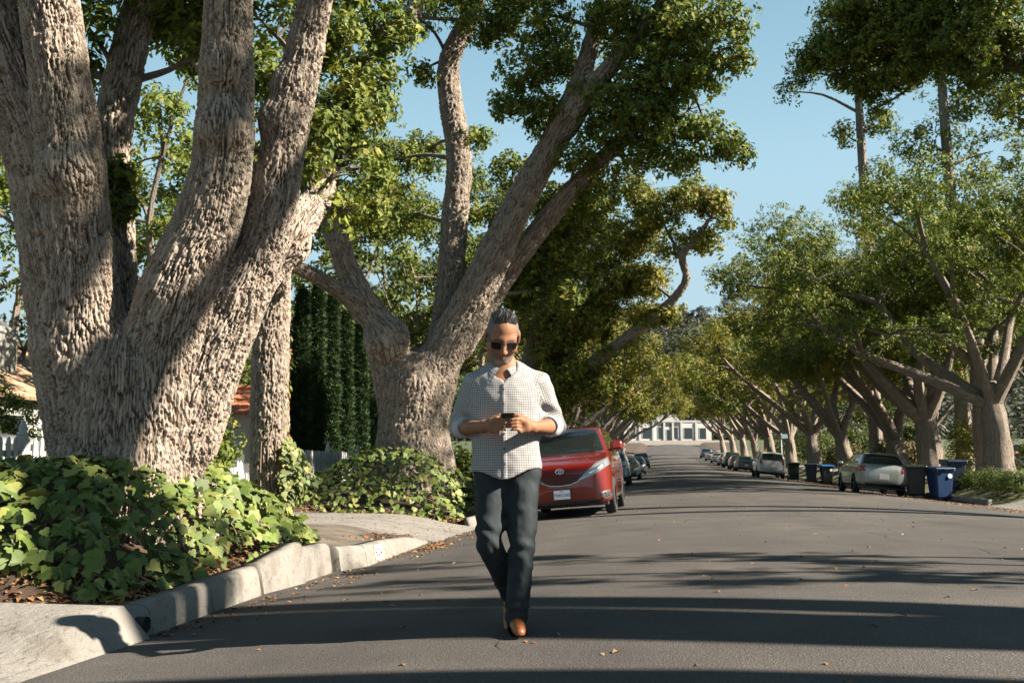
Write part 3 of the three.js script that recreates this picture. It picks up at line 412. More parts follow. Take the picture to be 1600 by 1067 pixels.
const K4 = [[-2.81,9.42,-32.62,1.23,885],[-2.17,8.09,-32.89,1.3,984],[-1.02,8.52,-31.99,1.13,744],[0.06,9.11,-31.06,1.01,596],[1.07,9.25,-30.18,0.77,350],[1.8,8.92,-29.83,0.56,183],[1.43,7.87,-30.11,0.56,186],[0.45,7.86,-30.78,0.54,169],[-1.51,6.89,-32.64,1.14,767],[-0.61,7.03,-31.74,0.94,516],[-2.86,6.54,-32.99,1.3,984],[-3.83,5.5,-33.48,1.31,1013],[-2.19,5.58,-32.71,1.01,600],[-0.42,5.78,-31.43,0.63,232],[-2.83,3.79,-32.33,1.0,582],[-1.74,3.53,-32.03,0.9,470],[-3.3,4.49,-32.68,0.88,454],[0.2,5.74,-31.22,0.54,171],[-1.09,4.38,-32.02,0.94,516],[-4.06,7.85,-33.65,1.15,775],[-0.56,9.88,-31.37,0.64,240],[2.01,8.27,-29.74,0.36,75],[-3.49,2.72,-32.37,0.65,247]];
function twigTubes(limbs, clumps, r, rad = 0.035) { // thin branches from the nearest limb point out to every leaf clump
  const pts = Object.values(limbs).flat(), out = [];
  for (const [x, y, z, R] of clumps) {
    let best = null, bd = 1e9; for (const p of pts) { const d = Math.hypot(p[0] - x, (p[1] - y + 0.3) * 1.1, p[2] - z) + p[3] * 0.5; if (d < bd && p[1] < y + 1.5) { bd = d; best = p; } }
    if (!best || bd < R * 0.6) best = best || pts[0];
    const r0 = Math.min(best[3] * 0.6, rad + 0.012 * bd), mid = [lerp(best[0], x, 0.5) + (r() - 0.5) * 0.25 * bd, lerp(best[1], y, 0.5) + (r() - 0.2) * 0.2 * bd, lerp(best[2], z, 0.5) + (r() - 0.5) * 0.25 * bd, r0 * 0.7];
    out.push(limbTube([[best[0], best[1], best[2], r0], mid, [x, y, z, r0 * 0.35]], 6, 4, r() * 50));
    for (let q = 0; q < 4; q++) { const a = r() * 6.28, e = r() * 1.3 - 0.35; out.push(limbTube([mid.map((v, k) => k < 3 ? lerp(v, [x, y, z][k], 0.6) : r0 * 0.4), [x + Math.cos(a) * R * 0.5, y + e * R * 0.4, z + Math.sin(a) * R * 0.5, r0 * 0.25], [x + Math.cos(a) * R * 0.95, y + e * R * 0.7, z + Math.sin(a) * R * 0.95, r0 * 0.1]], 4, 2, r() * 50)); }
  }
  return out;
}
function heroTree(name, label, base, limbs, clumps, opt) {
  const r = RNG(opt.seed), g = thing(name, label, 'tree', base, 0, 'camphor trees lining the street'), sh = a => a.map(p => [p[0] - base[0], p[1] - base[1], p[2] - base[2], ...p.slice(3)]);
  const L = Object.fromEntries(Object.entries(limbs).map(([k, v]) => [k, sh(v)])), Kc = sh(clumps);
  part(g, 'trunk', stemGeometry(L, opt.cell, opt.relief, opt.k, sh(opt.lumps || [])), opt.mat || M.barkNear);
  part(g, 'branches', merge(twigTubes(L, Kc, r)), M.bark);
  instanced('crown', opt.sprig || SPRIG, M.leaf, clumpLeaves(r, Kc, opt.pal || PAL.camphor, opt.size || 1), g);
  return g;
}
// burls and pruned-branch scars on the big stems
const lumps1 = [[-4.1, 4.03, -8.33, 0.23], [-3.66, 4.62, -8.85, 0.17], [-5.47, 3.55, -8.0, 0.26], [-3.75, 4.28, -8.85, 0.19], [-4.25, 2.62, -9.04, 0.27], [-4.08, 4.6, -8.28, 0.2], [-3.95, 3.2, -9.6, 0.24]];
heroTree('camphor_tree', 'massive many-stemmed tree with grey fissured bark rising from the near ivy bed', [-5.3, 0.1, -8.9], T1, K1, { seed: 11, cell: 0.0135, relief: 0.058, k: 0.11, lumps: lumps1 });
heroTree('camphor_tree', 'slender straight trunk with ivy on its foot between the big tree and the picket gate', [-5.53, -0.1, -13.1], T2, K2, { seed: 12, cell: 0.016, relief: 0.05, k: 0.12 });
heroTree('camphor_tree', 'large forked tree with crown reaching over the street behind the walking man', [-5.5, 0.1, -21], T3, K3, { seed: 13, cell: 0.032, relief: 0.06, k: 0.3, lumps: [[-5.95, 3.55, -20.3, 0.5]], mat: M.bark, size: 1.05 });
heroTree('camphor_tree', 'spreading tree with one long bare crooked limb reaching right behind the red van', [-5.2, -0.1, -33.4], T4, K4, { seed: 14, cell: 0.06, relief: 0.05, k: 0.3, mat: M.bark, pal: PAL.warm, sprig: SPRIG, size: 1.25 });

// generic street tree: short trunk, arching limbs, leaf clumps at the limb ends
function streetTree(name, label, x, z, o) {
  const r = RNG(o.seed), y0 = groundY(x, z) - 0.15, g = thing(name, label, 'tree', [x, y0, z], 0, o.group ?? 'camphor trees lining the street'), { h, R } = o, rb = o.rb ?? 0.5, tubes = [], clumps = [], lx = o.lean ?? 0, th = o.fork ?? h * (0.17 + 0.06 * r());
  const tx = lx * 0.12 + (r() - 0.5) * 0.3, tz = (r() - 0.5) * 0.5, top = [tx, th, tz, rb * 0.74];
  tubes.push(limbTube([[0, -0.1, 0, rb * 1.5], [tx * 0.1, 0.35, tz * 0.1, rb * 1.08], [tx * 0.6 + 0.1 * (r() - 0.5), th * 0.6, tz * 0.5, rb * 0.86], top, [tx, th + rb * 0.5, tz, rb * 0.4]], 14, 4, o.seed, 0.25));
  const nL = o.limbs ?? 5, far = z < -90;
  for (let i = 0; i < nL; i++) {
    const a = (i + 0.5 * r()) / nL * 6.283 + o.seed, q = 0.45 + 0.55 * r(), ex = Math.cos(a) * R * q + lx * q, ez = Math.sin(a) * R * q, eh = h * (0.98 - 0.36 * q * q - 0.12 * r()), r0 = rb * (0.42 + 0.2 * r());
    const P = t => [lerp(tx, ex, Math.pow(t, 0.85)) + (r() - 0.5) * 0.13 * h * t, lerp(th * 0.85, eh, t) + (r() - 0.5) * 0.06 * h * t, lerp(tz, ez, Math.pow(t, 0.85)) + (r() - 0.5) * 0.13 * h * t, r0 * Math.pow(1 - t * 0.86, 1.1)];
    const pts = [0, 0.2, 0.42, 0.65, 0.85, 1].map(P); pts[0] = [tx * 0.8, th * 0.8, tz * 0.8, r0]; tubes.push(limbTube(pts, far ? 6 : 8, 3, r() * 90, 0.2));
    const cr = R * (o.cr ?? 0.185);
    clumps.push([...pts[5].slice(0, 3), cr * (0.8 + 0.4 * r())], [...pts[4].slice(0, 3), cr * (0.6 + 0.4 * r())]);
    for (let s = 0; s < (o.subs ?? 9); s++) {
      const k = 2 + Math.floor(r() * 3), p = pts[k], b = r() * 6.283, len = R * (0.22 + 0.3 * r()), e = [p[0] + Math.cos(b) * len + lx * 0.1, p[1] + (r() - (o.droop ?? 0.25)) * len, p[2] + Math.sin(b) * len]; if (e[1] < (o.low ?? 0.27) * h) e[1] = (o.low ?? 0.27) * h + r();
      tubes.push(limbTube([[p[0], p[1], p[2], p[3] * 0.6], [lerp(p[0], e[0], 0.5), lerp(p[1], e[1], 0.5) + 0.12 * len, lerp(p[2], e[2], 0.5), p[3] * 0.4], [...e, p[3] * 0.15]], 5, 3, r() * 90)); clumps.push([...e, cr * (0.55 + 0.5 * r())]);
    }
  }
  if (o.bare) for (const b of o.bare) tubes.push(limbTube(b, 6, 4, 3));
  part(g, 'trunk', merge(tubes), M.barkFar);
  const big = o.sprig === undefined ? (z < -60 ? SPRIG_FAR : SPRIG) : o.sprig, sA = big === SPRIG_FAR ? 0.26 : 0.17, size = o.size ?? 1.15; const dens = (o.dens ?? 1) * 1.35;
  instanced('crown', big, M.leaf, clumpLeaves(r, clumps.map(c => [...c, Math.floor(dens * 2.6 * (c[3] / (sA * size)) ** 2 * 2.2)]), o.pal ?? PAL.camphor, size, o.gap ?? -0.04), g);
  return g;
}
// left row continues away up the street
[[-45, 9.5, 4.6, 21], [-57, 10.5, 5, 22], [-70, 11, 5.4, 23], [-84, 12, 6, 24], [-100, 13, 6.6, 25], [-120, 14, 7, 26], [-145, 15, 7.4, 27]].forEach(([z, h, R, seed], i) =>
  streetTree('camphor_tree', ['yellow-green tree third along the van side of the street', 'tree fourth along the van side with foliage arching low', 'tree fifth along the van side beyond the parked cars', 'tree sixth along the van side far up the street', 'tree seventh along the van side far up the street', 'tree eighth along the van side near the white building', 'last tree on the van side before the white building'][i], -5.9, z, { h, R, seed, lean: z < -80 ? 4 : 1.8, pal: PAL.warm, low: z < -80 ? 0.4 : 0.27, rb: 0.42, dens: 0.85, droop: 0.1 }));
// right row
const rightTrees = [
  [11.4, -35.2, 13.2, 6.6, 31, 'tall tree with a stout trunk beside the hedge across the street', { rb: 0.48, lean: -2.2, fork: 3.2, low: 0.36 }],
  [12.6, -40.5, 13.5, 5, 32, 'straight dark trunk just left of the stout one across the street', { rb: 0.36, lean: -0.5, fork: 5.5, low: 0.42 }],
  [11.5, -44.0, 13.8, 6.6, 33, 'dark leaning tree directly behind the blue bins', { rb: 0.55, lean: -2.2, fork: 3, low: 0.33 }],
  [11.3, -48.5, 14, 7, 34, 'tree with a pale sunlit forked trunk behind the grey hatchback', { rb: 0.5, lean: -3, fork: 2.2, low: 0.3, pal: PAL.warm }],
  [11.2, -61.5, 14, 6.6, 35, 'tree with a pale curved trunk left of the grey hatchback', { rb: 0.5, lean: -2.4, fork: 2.6, low: 0.26, pal: PAL.warm }],
  [11.3, -75, 14.5, 6.8, 36, 'tree behind the small blue-lidded bins', { rb: 0.55, lean: -2.4, low: 0.24, pal: PAL.warm }],
  [11.3, -88, 15, 7, 37, 'tree just right of the white hatchback', { rb: 0.5, lean: -2.4, low: 0.24, pal: PAL.warm }],
  [11.3, -103, 16, 7.4, 38, 'tree above the white hatchback up the street', { rb: 0.5, lean: -4, low: 0.34 }],
  [11.3, -118, 16, 7.4, 39, 'tree beside the row of dark cars up the street', { rb: 0.5, lean: -4.5, low: 0.36, pal: PAL.warm }],
  [11.3, -136, 17, 7.6, 40, 'tree beside the silver cars up the street', { rb: 0.5, lean: -4.5, low: 0.38, pal: PAL.warm }],
  [11.3, -156, 17, 7.6, 41, 'distant tree on the bin side near the white building', { rb: 0.5, lean: -4.5, low: 0.4, pal: PAL.warm }],
  [11.3, -182, 17, 8, 42, 'last tree on the bin side before the white building', { rb: 0.5, lean: -4.5, low: 0.42, pal: PAL.warm }]];
for (const [x, z, h, R, seed, label, o] of rightTrees) streetTree('camphor_tree', label, x, z, { h, R, seed, dens: 1.05, limbs: 6, ...o });
// trees beside and behind the camera on the sunny side: only their shadows and one overhanging crown reach the picture
{
  const y0 = groundY(11.6, -3.4) - 0.1, tree = (x, z, limbs, clumps, seed, label) => { const g = thing('camphor_tree', label, 'tree', [x, groundY(x, z) - 0.15, z], 0, 'camphor trees lining the street'); const r = RNG(seed); const Lk = Object.fromEntries(limbs.map((l, i) => ['l' + i, l]));
    part(g, 'trunk', merge([...limbs.map((l, i) => limbTube(l, 12, 4, seed + i, 0.15)), ...twigTubes(Lk, clumps, r)]), M.barkFar); instanced('crown', SPRIG, M.leaf, clumpLeaves(r, clumps, PAL.camphor, 1.15), g); };
  tree(11.6, -2.3, [[[0, 0.00, 0, 0.95], [0, 0.80, 0, 0.75], [0, 1.40, 0.05, 0.62]], [[0, 0.90, 0.1, 0.5], [-0.1, 2.55, 0.1, 0.5], [-0.2, 4.64, -0.1, 0.48], [-0.4, 7.54, -0.25, 0.45], [-0.2, 10.44, 0.1, 0.36], [0.2, 13.34, 1.2, 0.16]], [[0, 0.90, -0.3, 0.5], [-0.1, 2.32, -1.1, 0.52], [-0.2, 4.41, -1.6, 0.52], [-0.3, 6.96, -1.9, 0.46], [-0.4, 9.74, -2.6, 0.34], [-0.3, 12.30, -4.1, 0.16]], [[-0.15, 3.48, -1.55, 0.28], [-0.4, 6.03, -2.6, 0.25], [-0.6, 9.28, -3.5, 0.22], [-0.8, 11.37, -4.2, 0.2], [-0.9, 12.99, -5.2, 0.17], [-0.9, 14.50, -6.3, 0.1]], [[-0.6, 9.05, -3.4, 0.2], [-0.7, 11.37, -3.5, 0.17], [-0.7, 13.46, -4.1, 0.15], [-0.7, 14.85, -5.0, 0.12], [-0.8, 16.24, -6.1, 0.07]], [[-0.25, 5.80, -1.9, 0.2], [-0.7, 8.12, -2.8, 0.17], [-1.0, 10.90, -3.3, 0.13], [-0.9, 13.46, -3.0, 0.08]]],
    [[0.3, 14.62, 1.6, 1.4, 500], [-0.2, 14.15, -3.6, 1.2, 400], [-0.9, 16.94, -6.8, 1.2, 350], [-0.8, 15.31, -0.3, 1.2, 400], [1.5, 14.50, 0.6, 1.3, 400]], 51, 'twin-stemmed tree across the street level with the walking man');
  { // slim young tree: crooked stems with tufts of leaves along them
    const r = RNG(531), stems = [], tufts = [];
    for (let k = 0; k < 4; k++) { let x = 0, z = 0, pts = []; const a = -0.75 + 0.5 * k; for (let i = 0; i <= 9; i++) { const y = 0.2 + i * 0.95; pts.push([x, y, z, 0.1 * (1 - i / 10.5) * (0.7 + 0.6 * r())]); x += (r() - 0.55) * 0.34; z += a * (i < 4 ? 0.34 : 0.1) + (r() - 0.5) * 0.3; if (i > 1) for (let q = 0; q < 2; q++) tufts.push([x + (r() - 0.5) * 0.5, y + r() * 0.7, z + (r() - 0.5) * 0.35, 0.16 + 0.22 * r(), 10 + Math.floor(12 * r())]); } stems.push(pts); }
    tree(10.4, -7.4, stems, tufts, 53, 'slim young four-stemmed tree across the street between the shadows of the big ones');
  }
  const over = K5.map(c => [c[0] - 11.8, c[1] - (groundY(11.8, -18.2) - 0.15), c[2] + 18.2, c[3], Math.floor(c[4] * 0.85)]);
  tree(11.8, -18.2, [[[0, 0, 0, 0.8], [0, 0.8, 0, 0.6], [0, 2.4, 0.1, 0.5], [0, 3.2, 0.1, 0.4]], [[0, 2.2, 0.1, 0.36], [-0.5, 4.5, 0.5, 0.3], [-1.2, 7, 0.9, 0.22], [-1.5, 10, 1.2, 0.14]], [[0, 2.3, 0, 0.34], [-0.6, 4.6, -0.9, 0.28], [-1.8, 7.2, -2.2, 0.22], [-3.4, 9.4, -4, 0.16], [-4.8, 10.6, -6, 0.1]], [[0, 2.4, 0, 0.3], [0.8, 5, -0.8, 0.24], [1.4, 8.5, -1.2, 0.18], [1.2, 11, -1, 0.14], [0.6, 13.6, -1.4, 0.1], [0.4, 16.4, -1.4, 0.05]]],
    [[-1.5, 11, 1.2, 1.3, 450], [1.2, 12, -1, 1.4, 450], [0.6, 13.2, -0.6, 1.2, 190], [0.2, 14.8, -1.5, 1.1, 170], [0.4, 16, -0.5, 1.2, 170], [-0.3, 14, -2.4, 0.9, 120], ...over], 52, 'tree across the street whose dark branch hangs into the top corner of the sky');
}
// ---------------------------------------------------------------- ivy, litter, cypresses, garden trees, hedges
function ivyLeafGeo(seed) { // five-lobed leaf, stalk at the origin, tip along +z, one unit long
  const r = RNG(seed), out = [[0, -0.02], [0.2, -0.13], [0.41, -0.04], [0.53, 0.15], [0.38, 0.27], [0.43, 0.5], [0.25, 0.56], [0.12, 0.8], [0, 1.0]];
  const jit = () => 1 + (r() - 0.5) * 0.18, L = [...out.map(([x, z]) => [x * jit(), z * jit()]), ...out.slice(1, 8).reverse().map(([x, z]) => [-x * jit(), z * jit()])], P = [], I = [];
  const hgt = (x, z) => -0.10 * x * x * 4 + 0.10 * Math.abs(x) - 0.22 * z * z + 0.12 * z + 0.03 * Math.sin(z * 9 + seed) * Math.abs(x) * 2;
  P.push(0, hgt(0, 0.3), 0.3); L.forEach(([x, z]) => P.push(x, hgt(x, z), z)); P.push(0, hgt(0, 0.62), 0.62);
  const n = L.length, c2 = n + 1;
  for (let i = 0; i < n; i++) { const j = (i + 1) % n, a = i + 1, b = j + 1, upper = (i >= 5 && i < 11); I.push(upper ? c2 : 0, b, a); }
  I.push(0, c2, 6, 0, 12, c2); const g = geo(P, I); return g;
}
const IVY = [ivyLeafGeo(1), ivyLeafGeo(2), ivyLeafGeo(3)];
const ivyPal = [[0.0889, 0.1264, 0.0205], [0.1170, 0.1544, 0.0263], [0.0608, 0.0936, 0.0187], [0.1498, 0.1825, 0.0421], [0.1030, 0.1404, 0.0328], [0.2012, 0.2059, 0.0515], [0.0749, 0.1123, 0.0234]];
const ivyMats = ivyPal.map(c => phy({ color: rgb(...c), roughness: 0.58, specularIntensity: 0.55, transmission: 0.2, thickness: 0, side: THREE.DoubleSide }));
function basisMatrix(p, N, T, s) { const Z = T.clone().addScaledVector(N, -T.dot(N)).normalize(), X = N.clone().cross(Z); return new THREE.Matrix4().makeBasis(X.multiplyScalar(s), N.clone().multiplyScalar(s), Z.multiplyScalar(s)).setPosition(p); }
function ivyBed(label, inside, bounds, height, density, size, seed, parts) {
  const r = RNG(seed), g = thing('ivy_bed', label, 'ivy', [0, 0, 0], 0, 'ivy beds along the kerb'), all = [], [x0, x1, z0, z1] = bounds, n = Math.floor((x1 - x0) * (z0 - z1) * density);
  const top = (x, z) => groundY(x, z) - 0.05 + height(x, z);
  for (let i = 0; i < n; i++) {
    const x = lerp(x0, x1, r()), z = lerp(z0, z1, r()), e = inside(x, z); if (e < 0) continue; if (fbm(x * 1.4, 3, z * 1.4, 2) < -0.22 + 0.1 * r() && r() < 0.5) continue;
    const h = height(x, z), dep = Math.pow(r(), 2.2) * Math.min(0.26, h * 0.9), y = top(x, z) - dep + 0.03 * r(), k = 0.08, nx = (top(x - k, z) - top(x + k, z)) / (2 * k), nz = (top(x, z - k) - top(x, z + k)) / (2 * k);
    const Nn = V(nx * 0.9, 1, nz * 0.9).normalize(), N = Nn.clone().multiplyScalar(0.95).add(V((r() - 0.5) * 1.9 + 0.2, (r() - 0.4) * 0.7, (r() - 0.5) * 1.9 + 0.3)).normalize(), T = V(nx + (r() - 0.5) * 1.5 + 0.15, -0.55, nz + (r() - 0.5) * 1.5 + 0.25);
    all.push({ m: basisMatrix(V(x, y, z), N, T, size * (0.45 + 0.95 * r() * r() + 0.15 * r()) * (dep > 0.12 ? 0.8 : 1)), c: Math.floor(r() * ivyPal.length), v: i % 3, d: Math.hypot(x, z) + dep * 8, k: 0.75 + 0.5 * r() });
  }
  all.sort((a, b) => a.d - b.d);
  for (const e of all.slice(0, parts)) { const m = part(g, 'leaf', IVY[e.v], ivyMats[e.c]); e.m.decompose(m.position, m.quaternion, m.scale); }
  for (let v = 0; v < 3; v++) { const l = all.slice(parts).filter(e => e.v === v), im = new THREE.InstancedMesh(IVY[v], M.ivy, l.length); l.forEach((e, i) => { im.setMatrixAt(i, e.m); const c = ivyPal[e.c]; im.setColorAt(i, rgb(c[0] * e.k, c[1] * e.k, c[2] * e.k)); }); im.name = 'leaves'; im.userData.kind = 'stuff'; im.castShadow = im.receiveShadow = true; g.add(im); }
  // wiry runners under the leaves
  const st = []; for (let i = 0; i < 60; i++) { const x = lerp(x0, x1, r()), z = lerp(z0, z1, r()); if (inside(x, z) < 0.02) continue; const a = r() * 6.28, L = 0.3 + 0.5 * r(), P = t => { const X = x + Math.cos(a) * L * t, Z = z + Math.sin(a) * L * t; return [X, top(X, Z) - 0.1 + 0.05 * Math.sin(t * 5 + i), Z, 0.005]; }; st.push(limbTube([P(0), P(0.35), P(0.7), P(1)], 4, 3, i)); }
  part(g, 'runners', merge(st), std({ color: rgb(0.13, 0.085, 0.05), roughness: 1 }));
  return g;
}
// near bed: between kerb, near apron and fence; edge distance e grows inward
const nearIn = (x, z) => { const edgeX = z > -10.2 ? -3.9 + 0.10 * fbm(z * 2, 0, 1, 2) : lerp(-3.9, -5.4, sstep(-10.2, -14.2, z)) + 0.15 * fbm(z * 2, 0, 1, 2), edgeZ = -6.42 + 0.12 * fbm(x * 2, 0, 4, 2); return Math.min(edgeX - x, edgeZ - z, z + 14.2, x + 7.5); };
const nearH = (x, z) => { const e = nearIn(x, z), t = 0.65 * sstep(-0.02, 0.5, e) + 0.35 * sstep(0.3, 1.4, e); return 0.05 + (0.50 + 0.10 * fbm(x * 0.9, 2, z * 0.9, 3)) * t * lerp(1, 0.5, sstep(-10.2, -13, z)) + 0.06 * fbm(x * 3.1, 7, z * 3.1, 2) + 0.24 * sstep(1.5, 0.3, Math.hypot(x + 4.45, (z + 9.0) * 0.75)); };
ivyBed('broad-leaved ivy bed in the near corner, spilling to the kerb under the massive tree', nearIn, [-7.5, -3.5, -6.1, -14.2], nearH, 300, 0.135, 71, 300);
const farIn = (x, z) => Math.min(-3.82 + 0.08 * fbm(z * 2, 0, 1, 2) - x, -18.08 + 0.1 * fbm(x * 2, 0, 2, 2) - z, z + 31, x + 7.4);
const farH = (x, z) => { const e = farIn(x, z), t = 0.6 * sstep(-0.02, 0.4, e) + 0.4 * sstep(0.2, 1.5, e), q = Math.hypot((x + 5.6) * 1.0, (z + 20.6) * 0.8); return 0.08 + 0.42 * t + 0.40 * sstep(2.2, 0.6, q) + 0.09 * fbm(x * 1.5, 2, z * 1.5, 3); };
ivyBed('sunlit ivy bed beyond the driveway, under the large forked tree', farIn, [-7.4, -3.6, -18, -31], farH, 170, 0.13, 72, 300);
{ // ivy climbing the slender trunk, hanging off its street side
  const r = RNG(73), g = thing('climbing_ivy', 'clump of climbing ivy hanging from the foot of the slender trunk', 'ivy', [0, 0, 0]), L = [[], [], []], st = [];
  for (let i = 0; i < 620; i++) { const t = r(), y = 0.25 + 1.0 * t, w = 0.36 * Math.sin(Math.PI * clamp(t * 0.92 + 0.08, 0, 1)), a = -0.5 + 2.1 * (r() - 0.35), R = 0.24 + w * Math.pow(r(), 0.8), x = -5.5 + Math.cos(a) * R, z = -13.05 + Math.sin(a) * R, out = V(Math.cos(a), 0, Math.sin(a)); L[i % 3].push({ m: basisMatrix(V(x, y, z), out.clone().add(V((r() - 0.5), r() * 0.9, (r() - 0.5))).normalize(), V((r() - 0.5) + out.x * 0.4, -0.9, (r() - 0.5) + out.z * 0.4), 0.05 + 0.06 * r()), c: leafColour(r, [[0.0936, 0.1224, 0.0288], [0.1224, 0.144, 0.0432], [0.072, 0.1008, 0.0252], [0.1656, 0.1584, 0.0504]]) }); }
  for (let i = 0; i < 70; i++) { const y = 1.2 + r() * 1.5, a = 0.2 + 1.5 * (r() - 0.5), R = 0.25, out = V(Math.cos(a), 0, Math.sin(a)); L[i % 3].push({ m: basisMatrix(V(-5.48 + Math.cos(a) * R, y, -12.98 + Math.sin(a) * R), out.clone().add(V((r() - 0.5), r() * 0.9, (r() - 0.5))).normalize(), V(r() - 0.5, -0.9, r() - 0.5), 0.05 + 0.05 * r()), c: leafColour(r, [[0.216, 0.1152, 0.0216], [0.144, 0.144, 0.036], [0.1008, 0.1224, 0.0288]]) }); }
  L.forEach((l, v) => { const im = new THREE.InstancedMesh(IVY[v], M.ivy, l.length); l.forEach((e, i) => { im.setMatrixAt(i, e.m); im.setColorAt(i, e.c); }); im.name = 'leaves'; im.userData.kind = 'stuff'; im.castShadow = im.receiveShadow = true; g.add(im); });
  for (let i = 0; i < 6; i++) { const a = -0.3 + 0.35 * i; st.push(limbTube([[-5.53 + 0.3 * Math.cos(a), 0, -13.1 + 0.3 * Math.sin(a), 0.012], [-5.52 + 0.285 * Math.cos(a + 0.1), 0.8, -13.02 + 0.285 * Math.sin(a + 0.1), 0.01], [-5.5 + 0.275 * Math.cos(a - 0.1), 1.7 + 0.3 * (i % 3), -12.92 + 0.275 * Math.sin(a - 0.1), 0.006]], 5, 5, i)); }
  part(g, 'vine_stem', merge(st), std({ color: rgb(0.16, 0.11, 0.07), roughness: 1 }));
}
{ // fallen leaves: drifts in the gutters, scattered on the asphalt, soil edges
  const r = RNG(81), P = [], I = []; addLeaf(P, I, new THREE.Quaternion(), V(0, 0, -0.5), 1, 0.24, 0.14, 0.12); const lg = geo(P, I), list = [], pal = [[0.1872, 0.0864, 0.0324], [0.2376, 0.1296, 0.0504], [0.144, 0.0648, 0.0252], [0.2736, 0.18, 0.072], [0.216, 0.0792, 0.0216], [0.1152, 0.0612, 0.0288]];
  const put = (x, z, y, s, tilt = 0.5) => list.push({ p: V(x, y + s * 0.07, z), d: V((r() - 0.5) * tilt, 1, (r() - 0.5) * tilt).normalize(), spin: r() * 6.28, s: V(s, s, s), c: leafColour(r, pal) });
  for (let i = 0; i < 420; i++) { const z = -3 - 26 * Math.pow(r(), 1.5), x = lerp(ROAD_L + 0.05, ROAD_R - 0.2, r()); put(x, z, roadY(x, z), 0.035 + 0.045 * r()); }
  for (let i = 0; i < 1500; i++) { const z = -6 - 40 * r(), x = ROAD_L + 0.1 + 0.55 * Math.pow(r(), 2.4); if (fbm(z * 0.8, 2, 1, 2) < 0.02 - 0.2 * r()) continue; put(x, z, roadY(x, z), 0.04 + 0.04 * r()); }
  for (let i = 0; i < 260; i++) { const z = -12.2 - 1.4 * r() - 0.5 * r(), x = -3.3 + 0.35 * Math.pow(r(), 1.6); put(x, z, roadY(x, z), 0.04 + 0.045 * r(), 0.9); }
  for (let i = 0; i < 5200; i++) { const z = -18 - 62 * r(), x = ROAD_R - 0.05 - 2.0 * Math.pow(r(), 1.7); if (fbm(z * 0.35, 4, 1, 2) < -0.12 + 0.1 * r()) continue; put(x, z, roadY(x, z), 0.05 + 0.05 * r()); }
  for (let i = 0; i < 5200; i++) { const far = r() < 0.35, x = -3.68 - (far ? 3.4 : 0.75) * Math.pow(r(), 1.5), z = far ? -17.95 - 0.5 * r() : -6.15 - 8 * r(); if (!far && z < -10.2 && r() < 0.85) continue; put(far ? x : x - Math.max(0, nearIn(x, z) > 0.6 ? 0 : 0), z, groundY(x, z) - 0.045, 0.04 + 0.05 * r(), 1.1); }
  for (let i = 0; i < 2600; i++) { const x = -3.75 - 3.6 * r(), z = -6.12 - 0.9 * Math.pow(r(), 1.4); put(x, z, groundY(x, z) - 0.038, 0.04 + 0.05 * r(), 1.1); }
  for (let i = 0; i < 160; i++) { const x = -3.6 - 3 * r(), z = -14.6 - 3.2 * r(); put(x, z, driveY(x, z, 0.05) + 0.012, 0.035 + 0.03 * r()); }
  const im = instanced('fallen_leaves', lg, M.litter, list); named(im, 'fallen_leaves'); tag(im, 'dry brown fallen leaves scattered over street, gutters and soil edges', 'leaf litter', null, 'stuff'); scene.add(im);
}
// row of columnar cypresses behind the fence
for (let i = 0; i < 8; i++) {
  const r = RNG(90 + i), x = -9.6 + 0.2 * (r() - 0.5), z = -23.2 - 1.32 * i, y = groundY(x, z) - 0.1, h = 5.2 + 0.9 * r(), g = thing('cypress_tree', ['first', 'second', 'third', 'fourth', 'fifth', 'sixth', 'seventh', 'eighth'][i] + ' from the slender trunk of the dark columnar cypresses behind the fence', 'tree', [x, y, z], 0, 'columnar cypresses behind the fence'), list = [];
  for (let k = 0; k < 3000; k++) { const t = Math.pow(r(), 0.85), a = r() * 6.283, R = 0.29 * Math.pow(1 - t, 0.5) * (0.82 + 0.3 * N3(Math.cos(a) * 1.5 + i * 3, t * h * 1.6, Math.sin(a) * 1.5)) * (t < 0.06 ? t / 0.06 : 1), q = Math.sqrt(0.5 + 0.5 * r()); list.push({ p: V(Math.cos(a) * R * q, 0.25 + t * (h - 0.3), Math.sin(a) * R * q), d: V(Math.cos(a) * 0.55, 1, Math.sin(a) * 0.55).normalize(), spin: r() * 6.28, s: 0.7 + 0.6 * r(), c: leafColour(r, PAL.cypress) }); }
  part(g, 'trunk', limbTube([[0, 0, 0, 0.1], [0, h * 0.4, 0, 0.1], [0, h * 0.9, 0, 0.03]], 7, 3, i), M.barkFar); instanced('crown', NEEDLES, M.needle, list, g);
}
